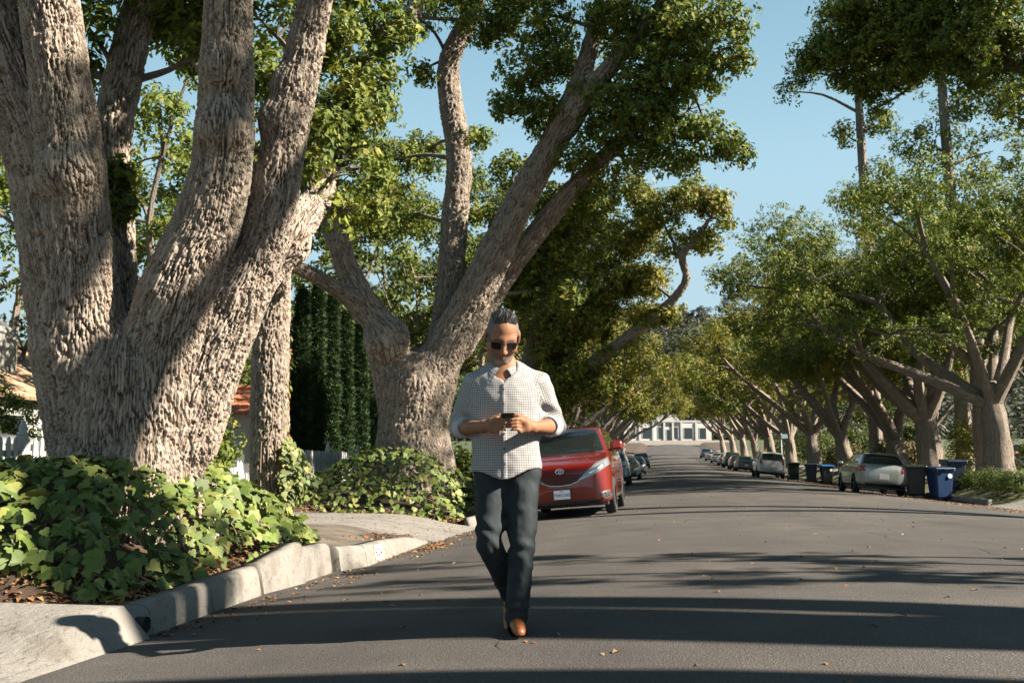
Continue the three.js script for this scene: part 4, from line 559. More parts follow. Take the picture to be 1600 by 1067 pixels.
// garden trees behind the fence and over the roofs
const G = 'garden trees behind the fence';
[[-11.2, -19.2, 11.5, 3.4, 111, 'leafy garden tree just behind the fence seen between the stems of the massive tree', { pal: PAL.camphor, group: G, low: 0.36, sprig: SPRIG, fork: 3.2, rb: 0.2 }],
  [-15.5, -28.5, 15.5, 4.8, 101, 'dark leafy garden tree farther back behind the stems of the massive tree', { pal: PAL.camphor, group: G }],
  [-12.6, -33.5, 14, 4.6, 102, 'dense dark garden tree behind the cypress row', { pal: PAL.dark, group: G, low: 0.15, dens: 1.2 }],
  [-9.8, -39, 14.5, 5, 103, 'tall dark garden tree directly behind the large forked tree', { pal: PAL.dark, group: G, low: 0.12, dens: 1.3 }],
  [-8.8, -47, 17, 5, 104, 'tallest dark garden tree rising behind the forked limbs', { pal: PAL.dark, group: G, low: 0.12, dens: 1.2 }],
  [-33, -46, 10, 4, 105, 'pale yellow-green tree behind the tan-roofed house', { pal: [[0.22, 0.144, 0.0504], [0.1152, 0.1152, 0.036], [0.18, 0.1584, 0.072]], group: G, sprig: SPRIG_FINE, size: 1.8, dens: 0.5 }],
  [-20.5, -45, 8, 4, 106, 'green tree behind the orange tiled roof', { pal: PAL.camphor, group: G }],
  [-21.5, -29, 13, 4, 107, 'low green garden tree left of the orange tiled roof', { pal: PAL.camphor, group: G }],
  [-15, -55, 12, 5, 108, 'garden tree far behind the cypress row', { pal: PAL.dark, group: G }],
  [-12, -70, 12, 6, 109, 'garden tree far behind the van side of the street', { pal: PAL.dark, group: G, low: 0.15 }],
  [-12, -95, 12, 6, 110, 'garden tree farthest up the van side', { pal: PAL.dark, group: G, low: 0.15 }]].forEach(([x, z, h, R, seed, label, o]) => streetTree('garden_tree', label, x, z, { h, R, seed, rb: 0.3, subs: 8, sprig: SPRIG_FAR, ...o }));
const G2 = 'garden trees across the street';
[[19, -46, 15.5, 5.2, 121, 'dark garden tree behind the stout trunk across the street'], [22, -58, 17, 6, 122, 'dark garden tree behind the bins across the street'], [19, -72, 16, 5.5, 123, 'garden tree behind the pale curved trunk across the street'], [20, -92, 11, 6, 124, 'garden tree behind the white hatchback'], [19, -120, 12, 6, 125, 'garden tree far up the bin side'], [28, -40, 9, 5, 126, 'garden tree at the edge of the view across the street']].forEach(([x, z, h, R, seed, label]) => streetTree('garden_tree', label, x, z, { h, R, seed, rb: 0.3, subs: 8, sprig: SPRIG_FAR, low: 0.1, group: G2, pal: PAL.dark, dens: 1.1 }));
// tall slim pines standing above the right-hand crowns
function pine(label, x, z, h, clumps, seed) { const r = RNG(seed), y = groundY(x, z) - 0.1, g = thing('pine_tree', label, 'tree', [x, y, z], 0, 'tall pines above the right-hand trees'), tubes = [limbTube([[0, 0, 0, 0.45], [0.1, h * 0.4, 0.1, 0.34], [0, h * 0.75, 0, 0.24], [0.1, h, 0, 0.1]], 9, 5, seed)]; for (const [cx, cy, cz, R] of clumps) tubes.push(limbTube([[0, cy - Math.hypot(cx, cz) * 0.35, 0, 0.11], [cx * 0.5, cy - 0.3, cz * 0.5, 0.08], [cx, cy, cz, 0.03]], 5, 3, seed + cx)); part(g, 'trunk', merge(tubes), M.barkFar); instanced('crown', SPRIG_FAR, M.leaf, clumpLeaves(r, clumps, PAL.dark, 1.1), g); }
pine('tall slim pine whose bare stem shows against the sky', 13.3, -63.5, 33, [[-3.6, 26.4, 0, 1.2, 190], [-2, 27.5, 0.5, 1.5, 280], [0, 26.2, -0.5, 1.6, 300], [2, 27, 0, 1.7, 300], [-1, 29.4, 0, 2, 330], [1.8, 30, 0.5, 2, 330], [0.2, 17.6, 0, 1.5, 260], [-0.9, 21.8, 0.3, 1, 130], [1.3, 22.6, 0, 1.1, 130], [-4.6, 25, 0.4, 0.8, 90], [3.6, 25.4, 0, 1.4, 230], [0.8, 19.5, 0, 1, 120]], 131);
pine('second tall pine near the right edge above the crowns', 16.3, -55.8, 30, [[-1.6, 24.6, 0, 1.6, 300], [0.6, 25.6, 0.4, 1.8, 330], [2.4, 24, 0, 1.8, 330], [0, 27.5, 0, 2.2, 360], [3.6, 26.4, 0.4, 1.8, 300], [-3, 26.2, 0.3, 1.5, 230], [1, 21, 0, 1.5, 230], [-1, 18.5, 0.4, 1.8, 300], [2.5, 18, 0, 2, 330], [0.6, 15.5, 0, 2.2, 400], [3.4, 21.5, 0, 1.6, 260]], 132);
// shrubs and the low clipped hedge across the street
function shrub(name, label, x, z, rx, ry, rz, n, pal, seed, group, sprig = SPRIG) {
  const r = RNG(seed), y = groundY(x, z) - 0.06, g = thing(name, label, name.includes('hedge') ? 'hedge' : 'shrub', [x, y, z], 0, group), list = [], st = [];
  for (let i = 0; i < n; i++) { const a = r() * 6.283, u = Math.pow(r(), 0.7), h = Math.sqrt(1 - u * u * 0.9), q = 0.55 + 0.45 * Math.sqrt(r()), d = V(Math.cos(a) * h, u, Math.sin(a) * h), w = 1 + 0.5 * N3(d.x * 2 + seed, d.y * 2, d.z * 2); list.push({ p: V(d.x * rx * q * w, Math.max(0.05, d.y * ry * q * w), d.z * rz * q * w), d: d.clone().add(V(r() - 0.5, r() * 0.8, r() - 0.5)).normalize(), spin: r() * 6.28, s: 0.8 + 0.5 * r(), c: leafColour(r, pal) }); }
  for (let i = 0; i < 6; i++) { const a = i * 1.05; st.push(limbTube([[0.05 * Math.cos(a), 0, 0.05 * Math.sin(a), 0.03], [rx * 0.3 * Math.cos(a), ry * 0.45, rz * 0.3 * Math.sin(a), 0.02], [rx * 0.6 * Math.cos(a), ry * 0.8, rz * 0.6 * Math.sin(a), 0.008]], 5, 3, i)); }
  part(g, 'stems', merge(st), M.barkFar); instanced('foliage', sprig, M.leaf, list, g); return g;
}
const S = 'shrubs in the gardens';
[[-9.7, -18.9, 0.9, 1.75, 0.9, 700, PAL.camphor, 141, 'leafy garden shrub behind the picket gate'], [-10.6, -20.4, 0.9, 1.5, 0.9, 500, PAL.warm, 142, 'pale garden shrub behind the gate left of the slender trunk'], [-6.4, -24.5, 1.4, 1.5, 1.2, 900, PAL.dark, 143, 'dark shrub behind the forked trunk'], [-4.6, -23.3, 0.8, 1.1, 0.9, 500, PAL.camphor, 144, 'dark green shrub beside the man and the forked trunk'], [-17.8, -22.5, 2.2, 3.0, 2.0, 1100, PAL.dark, 145, 'dark hedge bush under the tan roof'], [-21, -21.8, 2.5, 3.0, 2.0, 1100, PAL.dark, 146, 'dark hedge bush at the left edge under the tan roof'],
  [14.6, -47.5, 1.6, 2.4, 1.4, 800, PAL.warm, 151, 'yellow-green shrub between the dark trunks across the street'], [15.5, -41.5, 1.5, 2.0, 1.4, 700, PAL.camphor, 152, 'green shrub beside the silver car in the drive'], [17.5, -37.5, 1.6, 2.6, 1.5, 800, PAL.camphor, 153, 'bright green shrub at the far right edge'], [13.6, -58, 1.2, 1.6, 1.2, 500, [[0.2, 0.13, 0.04], [0.1152, 0.108, 0.0288], [0.0864, 0.1008, 0.0216]], 154, 'rust-tinged shrub behind the grey hatchback'], [12.6, -70, 1.4, 1.7, 1.3, 500, [[0.16, 0.12, 0.03], [0.072, 0.0864, 0.0216]], 155, 'brownish shrub beside the blue-lidded bins'], [15, -62, 1.8, 2.6, 1.8, 700, PAL.dark, 156, 'dark shrub behind the pale curved trunk'], [15.5, -80, 2, 3, 2, 700, PAL.dark, 157, 'dark shrub far behind the bins'], [15.5, -100, 2.4, 3.4, 2.4, 700, PAL.dark, 158, 'dark shrub behind the white hatchback'], [16, -125, 2.6, 3.6, 2.6, 700, PAL.dark, 159, 'dark shrub far up the bin side']].forEach(([x, z, a, b, c, n, pal, seed, label]) => shrub('garden_shrub', label, x, z, a, b, c, n, pal, seed, S, z < -50 ? SPRIG_FAR : SPRIG));
for (const [i, z] of [-30.6, -32.4, -34.2, -36].entries()) shrub('low_hedge', ['low clipped hedge nearest the driveway across the street', 'second piece of low hedge in front of the stout trunk', 'third piece of low hedge behind the stout trunk', 'last piece of low hedge beside the blue bins'][i], 10.3, z, 0.55, 0.62, 1.05, 420, PAL.dark, 161 + i, 'low hedge across the street', SPRIG_FINE);
// far ridge trees and the wooded slope
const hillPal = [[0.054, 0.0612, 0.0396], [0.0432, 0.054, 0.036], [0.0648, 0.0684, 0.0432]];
[[28, -640, 13, 6], [46, -652, 22, 8], [58, -655, 17, 8], [12, -645, 12, 7], [75, -660, 13, 8], [-8, -640, 12, 8]].forEach(([x, z, h, R], i) => streetTree('ridge_tree', ['grey-green tree on the far ridge left of the tallest', 'tallest grey-green tree on the far ridge', 'broad grey-green tree right of the tallest on the far ridge', 'small dark tree at the left of the far ridge', 'tree on the far ridge behind the right-hand crowns', 'tree on the far ridge behind the left-hand crowns'][i], x, z, { h, R, seed: 171 + i, rb: 0.5, group: 'trees on the far ridge', pal: hillPal, sprig: SPRIG_FAR, size: 4, low: 0.3, dens: 1.2 }));
{ const r = RNG(181), list = []; for (let i = 0; i < 9000; i++) { const x = (r() - 0.5) * 420 + 20, z = -330 - 340 * r(); list.push({ p: V(x, groundY(x, z) + 1 + 4 * r(), z), d: V(r() - 0.5, 1, r() - 0.5).normalize(), spin: r() * 6.28, s: 10 + 9 * r(), c: leafColour(r, hillPal) }); } const im = instanced('wooded_slope', SPRIG_FAR, M.leaf, list); tag(im, 'hazy grey-green woodland covering the slope behind the building', 'woodland', null, 'stuff'); scene.add(im); }
// ---------------------------------------------------------------- fence, houses, poles, bins
const FX = -7.6;
function picketGeo(w, h, tip = 0.09, t = 0.02) { const s = new THREE.Shape(); s.moveTo(-w / 2, 0); s.lineTo(w / 2, 0); s.lineTo(w / 2, h - tip); s.quadraticCurveTo(w / 2, h - tip * 0.35, 0, h); s.quadraticCurveTo(-w / 2, h - tip * 0.35, -w / 2, h - tip); return new THREE.ExtrudeGeometry(s, { depth: t, bevelEnabled: false, curveSegments: 3 }).translate(0, 0, -t / 2).rotateY(Math.PI / 2); }
function postGeo(h) { const cap = new THREE.LatheGeometry([[0.001, 0.2], [0.02, 0.17], [0.042, 0.12], [0.05, 0.08], [0.045, 0.045], [0.055, 0.03], [0.062, 0.02], [0.062, 0]].map(p => new THREE.Vector2(...p)).reverse(), 12).translate(0, h, 0); return merge([rbox(0.1, h, 0.1, 0.008, 0, h / 2, 0), cap]); }
const PICKET = picketGeo(0.068, 0.78), PICKET_GATE = picketGeo(0.05, 0.84, 0.03), POST = postGeo(0.86), railGeo = L => box(0.035, 0.075, L);
function fenceRun(label, posts, gate) {
  const z0 = posts[0], zm = (posts[0] + posts[posts.length - 1]) / 2, gy = z => groundY(FX, z) - 0.06, g = thing(gate ? 'picket_gate' : 'picket_fence', label, gate ? 'gate' : 'fence', [FX, gy(zm), zm]), r = RNG(Math.floor(-z0 * 10));
  for (const z of posts) { const m = part(g, 'post', POST, M.white); m.position.set(0, gy(z) - gy(zm) + 0.02, z - zm); }
  for (let i = 0; i < posts.length - 1; i++) {
    const a = posts[i] - 0.05, b = posts[i + 1] + 0.05, L = a - b, step = gate ? 0.075 : 0.128, n = Math.floor(L / step), dy = gy((a + b) / 2) - gy(zm);
    for (const h of [0.24, 0.6]) { const m = part(g, 'rail', railGeo(L), M.white); m.position.set(-0.03, h + dy + 0.06, (a + b) / 2 - zm); }
    for (let k = 0; k < n; k++) { const t = (k + 0.5) / n, z = lerp(a, b, t), m = part(g, 'picket', gate ? PICKET_GATE : PICKET, M.white); m.position.set(0.002, dy + 0.08 + (gate ? 0.05 * (2 * t - 1) ** 2 : 0) + 0.012 * (r() - 0.5), z - zm); m.rotation.x = 0.03 * (r() - 0.5); }
  }
}
fenceRun('white picket fence with pointed pickets left of the massive trunk', [-5.8, -8.2, -10.55, -12.9, -15.2]);
fenceRun('white close-boarded gate with acorn posts behind the slender trunk', [-15.32, -16.55], true);
fenceRun('shaded white picket fence in front of the cypress row', [-16.67, -19, -21.3, -23.5]);
// tan-roofed house behind the massive tree
{
  const g = thing('tan_roof_house', 'house with a tan shingled roof and grey chimney at the left edge', 'house', [-24, groundY(-24, -29) - 0.1, -29]);
  const roofT = std({ map: tex(256, 256, (u, v, i, j) => { const n = pfbm(u, v, 8, 205, 4), c = Math.floor(v * 24), k = 0.8 + 0.4 * hash2(Math.floor(u * 20 + c * 0.5), c, 3); return [0.29 * k * (0.7 + 0.6 * n), 0.19 * k * (0.7 + 0.6 * n), 0.12 * k * (0.7 + 0.6 * n)]; }, true), roughness: 0.95 });
  const W = 5.4, D = 7, E = 2.7, Rg = 4.9; part(g, 'wall', box(W * 2 - 0.8, E, D * 2 - 0.8, 0, E / 2, 0), M.stucco);
  const gab = new THREE.Shape([new THREE.Vector2(-W + 0.4, E), new THREE.Vector2(W - 0.4, E), new THREE.Vector2(0, Rg - 0.15)]); part(g, 'gable', new THREE.ExtrudeGeometry(gab, { depth: D * 2 - 0.9, bevelEnabled: false }).translate(0, 0, -D + 0.45), M.stucco);
  const roof = new THREE.Group(); roof.name = 'roof'; g.add(roof);
  for (const s of [-1, 1]) { const L = Math.hypot(W, Rg - E + 0.2), m = part(roof, 'roof_slope', rbox(L, 0.14, D * 2, 0.02), roofT); m.geometry.attributes.uv.array.forEach((v, i, a) => a[i] = v * 4); m.position.set(s * W / 2, (E - 0.2 + Rg) / 2 + 0.07, 0); m.rotation.z = -s * Math.atan2(Rg - E + 0.2, W); }
  const ch = part(g, 'chimney', rbox(0.95, 1.5, 1.1, 0.03, 3.0, 4.2, 1.6), std({ color: rgb(0.2, 0.2, 0.2), roughness: 0.9 })); part(ch, 'chimney_cap', rbox(0.5, 0.2, 0.6, 0.04, 3.0, 5.05, 1.6), std({ color: rgb(0.06, 0.06, 0.06), roughness: 0.8 }));
  part(g, 'brick_stack', rbox(0.6, 1.1, 0.8, 0.02, 4.0, 4.1, -1.6), std({ color: rgb(0.11, 0.03, 0.018), roughness: 0.9 }));
  for (const z of [-3.5, 0, 3.5]) { const w = part(g, 'window', box(0.06, 1.1, 1.4, W - 0.38, 1.5, z), M.glass); part(w, 'frame', merge([box(0.09, 0.08, 1.56, W - 0.37, 2.09, z), box(0.09, 0.08, 1.56, W - 0.37, 0.91, z), box(0.09, 1.1, 0.08, W - 0.37, 1.5, z - 0.74), box(0.09, 1.1, 0.08, W - 0.37, 1.5, z + 0.74)]), M.white); }
}
{ // low house with orange barrel tiles behind the gate
  const g = thing('tiled_roof_house', 'low white house with an orange barrel-tiled roof behind the gate', 'house', [-19.2, groundY(-19, -40) - 0.1, -40]), E = 2.72, W = 5.2; part(g, 'wall', box(W * 2 - 0.7, E, 7, 0, E / 2, 0), M.stucco);
  const tile = std({ map: tex(128, 128, (u, v) => { const n = pfbm(u, v, 10, 215, 4); return [0.36 * (0.6 + 0.8 * n), 0.115 * (0.6 + 0.8 * n), 0.05 * (0.6 + 0.8 * n)]; }, true), roughness: 0.85 });
  const roof = new THREE.Group(); roof.name = 'roof'; g.add(roof); const a = Math.atan2(1.25, 4), L = Math.hypot(4, 1.25);
  for (const s of [1, -1]) { const m = part(roof, 'roof_deck', box(W * 2, 0.06, L), tile); m.position.set(0, E + 0.55, s * 2); m.rotation.x = s * a; }
  const tg = merge([0, 1, 2, 3, 4, 5, 6, 7, 8].map(k => new THREE.CylinderGeometry(0.105 + 0.012, 0.095 + 0.03, L / 9 + 0.04, 8, 1, true, -Math.PI / 2, Math.PI).rotateX(Math.PI / 2).translate(0, 0.03, -L / 2 + (k + 0.5) * L / 9)));
  for (let i = 0; i < 42; i++) { const m = part(roof, 'tile_row', tg, tile); m.position.set(-W + 0.125 + i * 0.25, E + 0.57, 2); m.rotation.x = a; }
  part(roof, 'ridge', cyl(0.14, 0.14, W * 2, 10).rotateZ(Math.PI / 2).translate(0, E + 1.22, 0), tile);
  for (const x of [-3, 1.2, 3.8]) { const w = part(g, 'window', box(1.2, 1.1, 0.06, x, 1.55, 3.5), M.glass); part(w, 'frame', merge([box(1.36, 0.09, 0.1, x, 2.14, 3.5), box(1.36, 0.09, 0.1, x, 0.96, 3.5), box(0.08, 1.09, 0.1, x - 0.64, 1.55, 3.5), box(0.08, 1.09, 0.1, x + 0.64, 1.55, 3.5)]), M.white); }
}
{ // white building closing the view
  const z = -274, y = prof(-274) + 0.6, g = thing('white_building', 'white building with dark windows and a central door closing the street', 'building', [1.6, y, z], 0.3);
  part(g, 'wall', box(26, 5.2, 6, 0, 2.6, -3.2), M.stucco); part(g, 'parapet', box(26.6, 0.5, 6.4, 0, 5.46, -3.2), M.white);
  const ped = new THREE.Shape([new THREE.Vector2(-4, 5.2), new THREE.Vector2(4, 5.2), new THREE.Vector2(2.6, 7.2), new THREE.Vector2(-2.6, 7.2)]); part(g, 'gable', new THREE.ExtrudeGeometry(ped, { depth: 2.8, bevelEnabled: false }).translate(0, 0, -2.6), M.white);
  part(g, 'lintel', box(5.6, 0.7, 0.12, 0.2, 4.35, -0.16), M.blackPlastic);
  const win = (x, w, y0, y1, nm = 'window') => { const m = part(g, nm, box(w, y1 - y0, 0.1, x, (y0 + y1) / 2, -0.17), M.glass); part(m, 'frame', merge([box(w + 0.24, 0.16, 0.16, x, y1 + 0.05, -0.17), box(0.14, y1 - y0, 0.16, x - w / 2 - 0.05, (y0 + y1) / 2, -0.17), box(0.14, y1 - y0, 0.16, x + w / 2 + 0.05, (y0 + y1) / 2, -0.17)]), M.white); return m; };
  win(-6, 2.4, 0.6, 3.6); win(-2, 1.3, 0.5, 3.8); const d = win(0.4, 1.2, 0.05, 3.1, 'door'); part(d, 'handle', box(0.06, 0.4, 0.1, 0.8, 1.3, -0.06), M.chrome); win(2.5, 1.3, 0.5, 3.8); win(6.2, 2.6, 0.6, 3.6); win(-10.2, 2, 0.6, 3.6); win(10.4, 2, 0.6, 3.6);
  for (const x of [-4.1, -0.9, 1.6, 4.1, 8.4, -8]) part(g, 'pilaster', rbox(0.6, 5.1, 0.4, 0.04, x, 2.55, -0.05), M.white);
  struct('forecourt', sheet(span(-14, 18, 8), span(-257, -273.8, 8), (x, zz) => prof(-257) - 0.1 + (y - 0.02 - prof(-257) + 0.1) * sstep(-257, -272, zz), 0.3, 0.02), M.concretePale, 'pale sunlit forecourt in front of the white building');
}
{ // poles up the street
  const p = thing('utility_pole', 'brown wooden utility pole behind the white hatchback', 'pole', [10.75, groundY(10.75, -104) - 0.1, -104]); const wood = std({ color: rgb(0.2, 0.085, 0.04), roughness: 0.9 });
  part(p, 'pole', cyl(0.13, 0.18, 10.4, 10, 0, 5.2, 0), wood); part(p, 'crossarm', rbox(2.4, 0.12, 0.1, 0.01, 0, 9.5, 0.14), wood); part(p, 'marker', cyl(0.185, 0.185, 0.35, 10, 0, 1.5, 0), std({ color: rgb(0.7, 0.5, 0.05), roughness: 0.6 }));
  const s = thing('street_sign', 'pale street sign on a thin metal post behind the white hatchback', 'sign', [9.75, groundY(9.75, -82) - 0.1, -82]); part(s, 'post', cyl(0.045, 0.045, 3.3, 8, 0, 1.65, 0), std({ color: rgb(0.6, 0.62, 0.64), roughness: 0.5 })); part(s, 'sign_plate', rbox(0.5, 0.34, 0.02, 0.005, 0.26, 3.05, 0.05), std({ color: rgb(0.45, 0.62, 0.72), roughness: 0.5 }));
}
// wheeled bins
function makeBin(name, label, x, z, turn, bodyC, lidC, sticker) {
  const y = (x < ROAD_R ? roadY(x, z) : groundY(x, z)) + 0.004, g = thing(name, label, 'bin', [x, y, z], turn, 'wheeled bins at the far kerb'), bm = std({ color: rgb(...bodyC), roughness: 0.45 }), lm = std({ color: rgb(...lidC), roughness: 0.4 });
  const b = new RoundedBoxGeometry(0.62, 0.9, 0.7, 3, 0.06), P = b.attributes.position; for (let i = 0; i < P.count; i++) { const t = (P.getY(i) + 0.45) / 0.9, k = 0.78 + 0.22 * t; P.setX(i, P.getX(i) * k); P.setZ(i, P.getZ(i) * (k - 0.05 * (1 - t))); } b.translate(0, 0.53, 0); b.computeVertexNormals(); part(g, 'body', b, bm); part(g, 'rim', rbox(0.68, 0.05, 0.76, 0.02, 0, 0.965, 0), bm);
  const l = new RoundedBoxGeometry(0.7, 0.1, 0.8, 3, 0.045), Q = l.attributes.position; for (let i = 0; i < Q.count; i++) if (Q.getY(i) > 0) Q.setY(i, Q.getY(i) + 0.05 * (1 - (Q.getX(i) / 0.35) ** 2) - 0.05 * Q.getZ(i)); l.translate(0, 1.03, 0.01); l.computeVertexNormals(); const lid = part(g, 'lid', l, lm); part(lid, 'lid_handle', rbox(0.2, 0.03, 0.06, 0.01, 0, 1.02, 0.42), lm);
  part(g, 'handle', merge([cyl(0.018, 0.018, 0.56, 8).rotateZ(Math.PI / 2).translate(0, 0.98, -0.45), rbox(0.03, 0.06, 0.12, 0.01, -0.27, 0.98, -0.4), rbox(0.03, 0.06, 0.12, 0.01, 0.27, 0.98, -0.4)]), bm);
  for (const s of [-1, 1]) part(g, 'wheel', merge([cyl(0.125, 0.125, 0.05, 18).rotateZ(Math.PI / 2).translate(s * 0.29, 0.125, -0.27), cyl(0.05, 0.05, 0.056, 12).rotateZ(Math.PI / 2).translate(s * 0.29, 0.125, -0.27)]), M.rubber); part(g, 'axle', cyl(0.012, 0.012, 0.56, 6).rotateZ(Math.PI / 2).translate(0, 0.125, -0.27), M.blackPlastic);
  if (sticker) part(g, 'sticker', new THREE.CircleGeometry(0.075, 16).rotateX(-0.1).translate(0.16, 0.80, 0.356), std({ color: rgb(0.6, 0.62, 0.64), roughness: 0.6 }));
}
const navy = [0.004, 0.014, 0.035], bk = [0.012, 0.014, 0.013];
makeBin('wheeled_bin', 'blue wheeled bin beside the grey hatchback', 9.0, -33.6, 0.25, [0.004, 0.026, 0.085], [0.004, 0.022, 0.06], true);
makeBin('wheeled_bin', 'black wheeled bin tucked between the grey hatchback and the blue bin', 8.35, -34.1, -0.1, bk, bk, false);
makeBin('wheeled_bin', 'dark navy wheeled bin behind the blue bin', 9.75, -34.7, 0.1, navy, navy, false);
makeBin('wheeled_bin', 'dark wheeled bin with a bright blue lid up the street', 8.95, -55.4, 0.1, bk, [0.012, 0.09, 0.26], true);
makeBin('wheeled_bin', 'navy wheeled bin left of the bright blue lid', 8.2, -55.9, -0.1, navy, navy, false);
makeBin('wheeled_bin', 'black wheeled bin nearest the white car', 7.6, -58.6, 0.05, bk, bk, false);
// ---------------------------------------------------------------- vehicles
function chaikin(p, n = 2) { for (let k = 0; k < n; k++) { const q = []; for (let i = 0; i < p.length; i++) { const a = p[i], b = p[(i + 1) % p.length]; q.push([lerp(a[0], b[0], 0.25), lerp(a[1], b[1], 0.25)], [lerp(a[0], b[0], 0.75), lerp(a[1], b[1], 0.75)]); } p = q; } return p; }
function polySDF(p) { return (x, y) => { let d = 1e9, s = 1; const n = p.length; for (let i = 0, j = n - 1; i < n; j = i++) { const ex = p[j][0] - p[i][0], ey = p[j][1] - p[i][1], wx = x - p[i][0], wy = y - p[i][1], t = clamp((wx * ex + wy * ey) / (ex * ex + ey * ey), 0, 1), bx = wx - ex * t, by = wy - ey * t; d = Math.min(d, bx * bx + by * by); const a = y >= p[i][1], b = y < p[j][1], c = ex * wy > ey * wx; if ((a && b && c) || (!a && !b && !c)) s = -s; } return s * Math.sqrt(d); }; }
const smax = (a, b, k) => { const h = Math.max(k - Math.abs(a - b), 0) / k; return Math.max(a, b) + h * h * k * 0.25; };
function carField(sp) {
  const side = polySDF(chaikin(sp.side)), mir = h => [...h, ...h.slice().reverse().filter(p => p[0] > 1e-6).map(p => [-p[0], p[1]])], plan = polySDF(chaikin(mir(sp.plan))), sect = polySDF(chaikin(mir(sp.sect)));
  return (x, y, z) => { let d = smax(smax(side(z, y), plan(x, z), 0.12), sect(x, y), 0.1); for (const wz of sp.wheels) { const c = Math.max(Math.hypot(z - wz, y - sp.wr) - (sp.wr + 0.06), 0.62 * sp.W / 2 - Math.abs(x) + 0.1); d = smax(d, -c, 0.03); } return d; };
}
function carBodyGeo(sp, f, cell) {
  const h = sp.L / 2 + 0.1, { pos, idx } = surfaceNets(f, [-sp.W / 2 - 0.1, 0.02, -h], [sp.W / 2 + 0.1, sp.H + 0.12, h], cell), g = geo(pos, idx), N = g.attributes.normal.array;
  for (let i = 0; i < pos.length; i += 3) { const n = gradient(f, pos[i], pos[i + 1], pos[i + 2], 0.008); N[i] = n[0]; N[i + 1] = n[1]; N[i + 2] = n[2]; } return g;
}
// patch laid on the body: two boundary polylines in the view plane, projected along an axis onto the surface
function patch(f, ax, top, bot, n = 16, m = 6, off = 0.006, skin = 0.012) {
  const at = (pl, t) => { const q = t * (pl.length - 1), i = Math.min(pl.length - 2, Math.floor(q)), u = q - i; return [lerp(pl[i][0], pl[i + 1][0], u), lerp(pl[i][1], pl[i + 1][1], u)]; };
  const hit = (a, b) => { const P = s => ax === 'front' ? [a, b, 3.2 - s] : ax === 'rear' ? [a, b, -3.2 + s] : ax === 'right' ? [1.6 - s, b, a] : [-1.6 + s, b, a]; let s = 0, p = P(0); for (let i = 0; i < 90; i++) { p = P(s); const d = f(...p); if (d < 0.0008) break; s += Math.max(d * 0.8, 0.0006); if (s > 4.5) return Math.abs(a) > 0.05 && ax !== 'right' && ax !== 'left' ? hit(a * 0.97, b) : P(3.2); } return p; };
  const pos = [], idx = [], uv = [], W = n + 1, rows = m + 1;
  for (let layer = 0; layer < 2; layer++) for (let j = 0; j <= m; j++) for (let i = 0; i <= n; i++) { const a = at(top, i / n), b = at(bot, i / n), p = hit(lerp(a[0], b[0], j / m), lerp(a[1], b[1], j / m)), g = gradient(f, ...p, 0.01), o = layer ? -skin : off; pos.push(p[0] + g[0] * o, p[1] + g[1] * o, p[2] + g[2] * o); uv.push(i / n, 1 - j / m); }
  const flip = ax === 'rear' || ax === 'right', quad = (a, b, c, d) => flip ? idx.push(a, b, c, b, d, c) : idx.push(a, c, b, b, c, d);
  for (let j = 0; j < m; j++) for (let i = 0; i < n; i++) quad(j * W + i, j * W + i + 1, (j + 1) * W + i, (j + 1) * W + i + 1);
  const o = W * rows; for (let i = 0; i < n; i++) { quad(o + i, o + i + 1, i, i + 1); quad(m * W + i, m * W + i + 1, o + m * W + i, o + m * W + i + 1); } for (let j = 0; j < m; j++) { quad(o + j * W, j * W, o + (j + 1) * W, (j + 1) * W); quad(j * W + n, o + j * W + n, (j + 1) * W + n, o + (j + 1) * W + n); }
  return geo(pos, idx, uv);
}
const mirX = pl => pl.map(([a, b]) => [-a, b]);
function addWheels(g, sp) {
  const prof = [[0.0, 0.55], [0.1, 0.58], [0.105, 0.66], [0.1, 0.9], [0.085, 0.98], [0.05, 1], [-0.05, 1], [-0.085, 0.98], [-0.1, 0.9], [-0.1, 0.6]].map(([w, r]) => new THREE.Vector2(r * sp.wr, w * 1.05)), ty = new THREE.LatheGeometry(prof, 28).rotateZ(Math.PI / 2);
  const rim = [cyl(0.62 * sp.wr, 0.62 * sp.wr, 0.05, 24).rotateZ(Math.PI / 2)]; for (let k = 0; k < 5; k++) rim.push(rbox(0.03, 0.54 * sp.wr, 0.16 * sp.wr, 0.008, 0.045, 0.3 * sp.wr, 0).rotateX(k * 1.2566)); rim.push(cyl(0.12 * sp.wr, 0.12 * sp.wr, 0.1, 12).rotateZ(Math.PI / 2).translate(0.03, 0, 0)); const rg = merge(rim);
  for (const z of sp.wheels) for (const s of [-1, 1]) { const w = new THREE.Group(); w.name = 'wheel'; w.position.set(s * (sp.W / 2 - 0.13), sp.wr, z); if (s < 0) w.rotation.y = Math.PI; g.add(w); part(w, 'tyre', ty, M.rubber); part(w, 'rim', rg, M.alloy); }
}
function plateTex(txt, fg = '#27337a') { const cv = document.createElement('canvas'); cv.width = 256; cv.height = 128; const c = cv.getContext('2d'); c.fillStyle = '#e8e9ec'; c.fillRect(0, 0, 256, 128); c.fillStyle = fg; c.font = 'bold 62px sans-serif'; c.textAlign = 'center'; c.textBaseline = 'middle'; c.fillText(txt, 128, 72); c.fillStyle = '#b3404a'; c.fillRect(96, 12, 64, 10); const t = new THREE.CanvasTexture(cv); t.colorSpace = THREE.SRGBColorSpace; return t; }
